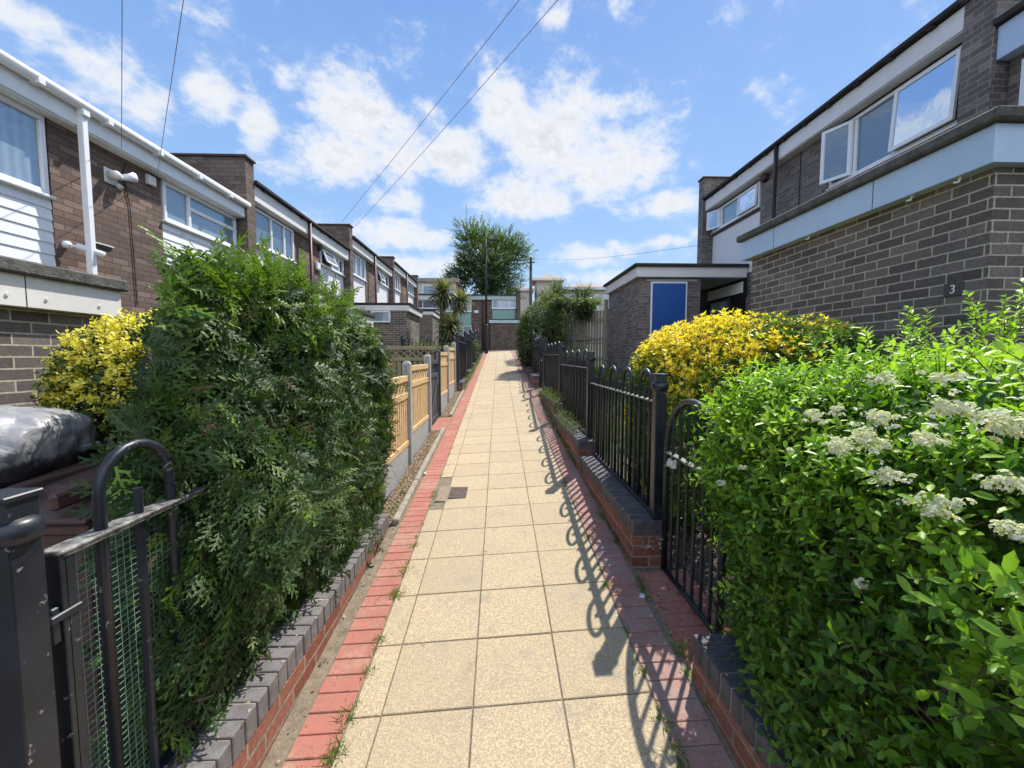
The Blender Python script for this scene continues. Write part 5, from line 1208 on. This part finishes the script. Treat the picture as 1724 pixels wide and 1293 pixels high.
# big tree
def tree(label, x, y, zb, zc, r_, rz, n, seed, leaf=.16):
    rg = np.random.default_rng(seed); t = thing('tree', label, 'tree', (x, y, zb)); rr = random.Random(seed)
    mb = MB(); mb.tube([(x, y, zb-.3), (x+.1, y, zb+(zc-zb)*.4), (x, y, zc)], [.34, .27, .12], 10)
    mb.build('trunk', M['bark'], t)
    K = 46 if n > 1000 else 26; cc = []
    for i in range(K):
        d = Vector((rr.gauss(0, 1), rr.gauss(0, 1), rr.gauss(.15, .9))).normalized(); q = rr.uniform(.35, .98)
        cc.append((x+d.x*r_*q, y+d.y*r_*q, zc+d.z*rz*q))
    mb = MB()
    for c_ in cc: mb.tube([(x, y, zb+(zc-zb)*rr.uniform(.35, .8)), ((x+c_[0])/2, (y+c_[1])/2, (zc+c_[2])/2-.3), c_], [.10, .06, .02], 6)
    mb.build('limbs', M['bark'], t)
    per = n//K; P = []; Nn = []
    for c_ in cc:
        d = nrm(rg.normal(size=(per, 3))); rad = rr.uniform(.85, 1.35)*r_/4; q = rg.uniform(.4, 1, per)[:, None]
        P.append(np.array(c_)+d*rad*q); Nn.append(d)
    P = np.concatenate(P); Nn = np.concatenate(Nn); out = nrm(P-np.array((x, y, zc)))
    Dr = out*.7+Nn*.6+up*.35+rg.normal(0, .3, P.shape)
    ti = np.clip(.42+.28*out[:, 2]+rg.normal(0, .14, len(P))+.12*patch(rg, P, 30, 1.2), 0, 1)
    ln = rg.uniform(.5, 1.0, len(P)); big = rg.random(len(P)) < .06; ln[big] *= 1.7
    sprigs(rg, t, L_TREE, P, Dr, ln, 13, leaf, .55, ti, spread=55, droop=.05, tm=LEAF, stem=.012, twig=M['bark'], name='crown')
    return t
tree('big broad dark green tree rising behind the end terrace', -1.0, 40, 1.0, 8.3, 4.2, 4.2, 3500, 71, .19)
tree('slim light green tree beyond the end terrace to the right of the pole', 5.7, 44, .8, 5.8, 1.5, 2.2, 500, 72, .15)
tree('small rounded tree in front of the far flat fronted building', 9.3, 45, .8, 6.3, 1.0, 1.4, 260, 73, .14)

# cordyline palms
def cordy(label, base, heads, seed):
    rg = np.random.default_rng(seed); t = thing('cabbage_palm', label, 'palm', base)
    BLD = (np.array([(0, .3, 0), (0, -.3, 0), (.3, .5, .02), (.3, -.5, .02), (.65, .42, -.06), (.65, -.42, -.06), (.88, .2, -.20), (.88, -.2, -.20), (1, 0, -.30)]), [(0, 1, 3, 2), (2, 3, 5, 4), (4, 5, 7, 6), (6, 7, 8)])
    for k, (hx, hy, hz, rad, n, trunk) in enumerate(heads):
        if trunk: MB().tube([(base[0], base[1], base[2]-.2), (base[0]+(hx-base[0])*.15, base[1], base[2]+(hz-base[2])*.5), (hx, hy, hz)], [.11, .085, .07], 8).build('trunk', M['pole_m'], t, smooth=True)
        d = nrm(rg.normal(size=(n, 3))+np.array((0, 0, .25))); p = np.repeat(np.array([(hx, hy, hz)]), n, 0)+d*.04
        ti = np.clip(.45+.35*d[:, 2]+rg.normal(0, .15, n), 0, 1)
        leaves('leaf_head', L_PALM, BLD, p, d, np.array((0, 0, 1.0))+rg.normal(0, .15, (n, 3)), rad*rg.uniform(.75, 1.15, n), np.full(n, .055), ti, t)
        if trunk:
            n2 = n//3; d = nrm(rg.normal(size=(n2, 3))*np.array((.5, .5, .2))+np.array((0, 0, -1)))
            leaves('dead_skirt', L_DEAD, BLD, np.repeat(np.array([(hx, hy, hz-.05)]), n2, 0), d, rg.normal(size=(n2, 3)), rad*.8*rg.uniform(.7, 1.1, n2), np.full(n2, .045), rg.uniform(.3, .8, n2), t)
cordy('tall forked cabbage palm with two spiky heads in the left garden', (-2.1, 15.0, -.75), [(-2.02, 15.0, 2.25, .62, 260, True), (-1.42, 15.2, 1.98, .52, 200, True)], 81)
cordy('short bushy cabbage palm beside the tall forked one', (-1.65, 14.6, -.6), [(-1.72, 14.6, 1.0, .66, 240, True)], 82)

# ------------------------------------------------------------------ weeds, litter
rg = np.random.default_rng(91)
BLADE = (np.array([(0, .5, 0), (0, -.5, 0), (.5, .4, -.03), (.5, -.4, -.03), (1, 0, -.25)]), [(0, 1, 3, 2), (2, 3, 4)])
def tufts(name, pts, hgt, nb, mat, seed, wd=.0035, lean=.6, tlo=.2, thi=.9):
    rg = np.random.default_rng(seed); P = []; L_ = []
    for (x, y, z, s_) in pts:
        k = max(3, int(nb*s_)); P.append(np.array((x, y, z))+rg.normal(0, .012*s_+.004, (k, 3))*np.array((1, 1, 0))); L_.append(rg.uniform(.4, 1.1, k)*hgt*s_)
    P = np.concatenate(P); L_ = np.concatenate(L_); n = len(P)
    d = rg.normal(0, lean, (n, 3)); d[:, 2] = 1
    return stuff(leaves(name, mat, BLADE, P, d, rg.normal(size=(n, 3)), L_, np.full(n, wd)*rg.uniform(.7, 1.5, n), rg.uniform(tlo, thi, n)))
pts = []
for i in range(110):
    y_ = 1.4+10.6*rg.random()**1.6; x_ = rg.choice((-.657, -.657, -.52, .687, .687, .283)); s_ = rg.uniform(.2, .9)*(1 if abs(x_) > .6 else .35); pts.append((x_+rg.normal(0, .006), y_, pz(x_, y_)-.005, s_))
for (x_, y_, s_) in ((-.655, 2.78, 1.6), (-.657, 2.52, 1.8), (-.65, 2.15, 1.3), (-.66, 1.56, 1.8), (-.66, 1.72, 1.5), (-.655, 1.95, 1.1), (-.655, 3.1, 1.2), (-.655, 4.0, 1.3), (.688, 2.5, 1.2), (.688, 3.1, 1.1), (.69, 1.85, 1), (.69, 1.6, 1.3), (.69, 1.5, 1.3), (.69, 1.4, 1.2), (-.655, 3.45, .7), (.688, 3.7, 1.1), (.688, 4.2, 1.3), (.9, 2.45, 1.2), (.9, 2.35, .9)): pts.append((x_, y_, pz(x_, y_)-.004, s_))
for i in range(34): y_ = rg.uniform(2.7, 9.5); pts.append((.89+rg.normal(0, .012), y_, pz(.9, y_)-.004, rg.uniform(.3, 1.2)))
for i in range(40): y_ = rg.uniform(10.3, 22); pts.append((-.9+rg.normal(0, .02), y_, pz(-.9, y_), rg.uniform(.6, 2.4)))
tufts('grass_tufts', pts, .040, 30, L_WEED, 92, lean=.9)
# broad leaved weeds at the path edges
def weeds(name, spots, seed, mat=L_WEED, leaf=.02):
    rg = np.random.default_rng(seed); t = thing(name[0], name[1], 'weeds', (spots[0][0], spots[0][1], spots[0][2]))
    P = []; Dd = []; L_ = []
    for (x, y, z, s_, k) in spots:
        for i in range(k): P.append((x+rg.normal(0, .015), y+rg.normal(0, .03), z)); Dd.append((rg.normal(0, .55), rg.normal(0, .55), 1)); L_.append(s_*rg.uniform(.5, 1.1))
    sprigs(rg, t, mat, np.array(P), np.array(Dd), np.array(L_), 11, leaf, .34, np.clip(rg.normal(.5, .2, len(P)), 0, 1), spread=50, droop=.35, tm=LEAF6, stem=.0014, twig=M['twig'], name='leaves', twigname='stems')
weeds(('weed_patch', 'low leafy weeds sprouting at the wall foot beside the near flowering hedge'), [(.90, 1.95, pz(.9, 1.95), .09, 7), (.91, 1.78, pz(.9, 1.8), .10, 9), (.92, 1.64, pz(.9, 1.6), .11, 9), (.95, 1.86, pz(.95, 1.9), .08, 5)], 93, L_PYRA)
weeds(('weed_patch', 'small leafy weed at the foot of the broken wall end by the arched gate'), [(.885, 3.0, pz(.9, 3.0), .08, 9), (.90, 2.5, pz(.9, 2.5), .06, 5), (.885, 3.4, pz(.9, 3.4), .07, 6)], 94)
weeds(('weed_patch', 'tall straggly weeds and seeding grass on the second right hand wall'), [(.93, 5.0+i*.14, -.96, .32, 7) for i in range(12)]+[(.89, 4.7+i*.14, pz(.9, 4.7+i*.14), .12, 5) for i in range(12)], 95, leaf=.03)
weeds(('weed_patch', 'tall green weeds against the third right hand railing'), [(.94, 6.7+i*.2, -.82, .42, 8) for i in range(10)]+[(.88, 6.4+i*.25, pz(.9, 6.4+i*.25), .14, 4) for i in range(10)], 96, leaf=.035)
weeds(('weed_patch', 'yellow green weeds at the foot of the far left railings'), [(-.92, 11.2+i*.35, pz(-.9, 11.2+i*.35), .26, 6) for i in range(22)], 97, leaf=.045)
weeds(('weed_patch', 'few stems of weed growing from the gravel by the nearest timber panel'), [(-.98, 4.1, pz(-1, 4.1), .10, 5), (-.96, 3.75, pz(-1, 3.75), .09, 7), (-1.05, 4.25, pz(-1, 4.2), .5, 2)], 98)
pts = [(1.2+rg.uniform(0, 2), rg.uniform(5.0, 12.4), 0, 1) for i in range(1500)]; pts = [(x, y, gz(x, y), rg.uniform(.8, 2)) for x, y, _, _ in pts]
pts += [(x, y, gz(x, y), rg.uniform(.8, 2)) for x, y in zip(rg.uniform(-3, -1.3, 500), rg.uniform(11, 22, 500))]
tufts('lawn_grass', pts, .07, 9, L_SHRUB, 99, wd=.008, lean=.5, tlo=.5, thi=1)
# leaf litter behind the arched gate and under the hedges
n = 2600; xx = np.concatenate([rg.uniform(1.16, 1.9, n//2), rg.uniform(.9, 1.25, n//4), rg.uniform(-1.14, -.86, n//4)]); yy = np.concatenate([rg.uniform(1.5, 5.0, n//2), rg.uniform(1.7, 2.65, n//4), rg.uniform(1.2, 6.3, n//4)])
ok = np.ones(n, bool); ok[n//2:3*n//4] = rg.random(n//4) < .25; ok[3*n//4:] = rg.random(n//4) < .5
zs = np.array([max(gz(a, b_), pz(a, b_) if abs(a) < 1.12 else -9)+.006 for a, b_ in zip(xx, yy)])
onw = (xx < -.93) & (yy < 3.42); zs[onw] = -1.326
p = np.stack([xx, yy, zs], 1)[ok]; n = len(p)
d = rg.normal(size=(n, 3)); d[:, 2] *= .15; u_ = rg.normal(0, .3, (n, 3)); u_[:, 2] = 1
stuff(leaves('leaf_litter', L_DEAD, LEAF, p, d, u_, rg.uniform(.008, .028, n), rg.uniform(.006, .016, n), rg.uniform(0, 1, n)))
# dirt crumbs and bits on the path edges
n = 1500; sd_ = rg.random(n) < .5; xx = np.where(sd_, rg.normal(-.80, .09, n), rg.normal(.84, .08, n)); yy = rg.uniform(1.3, 9, n)
p = np.stack([xx, yy, -H+.082*yy+.04*xx+.002], 1); d = rg.normal(size=(n, 3)); d[:, 2] *= .1; u_ = rg.normal(0, .2, (n, 3)); u_[:, 2] = 1
stuff(leaves('path_debris', L_DEAD, LEAF, p, d, u_, rg.uniform(.004, .014, n), rg.uniform(.002, .006, n), rg.uniform(.1, .8, n)))
# scraps
t = thing('litter', 'small white scrap lying on the red strip beside the concrete edging', 'litter', (-.845, 4.62, pz(-.85, 4.62)))
MB().box(-.855, -.835, 4.60, 4.645, pz(-.85, 4.6)+.004, pz(-.85, 4.6)+.028).build('scrap', M['upvc'], t, bevel=.004)
t = thing('litter', 'crumpled white scrap on the joint beside the arched gate', 'litter', (.86, 2.37, pz(.86, 2.37)))
MB().prism([(.845, 2.36), (.875, 2.35), (.885, 2.375), (.86, 2.39)], 2, pz(.86, 2.37)+.002, pz(.86, 2.37)+.018).build('scrap', M['upvc_grey'], t, bevel=.004)
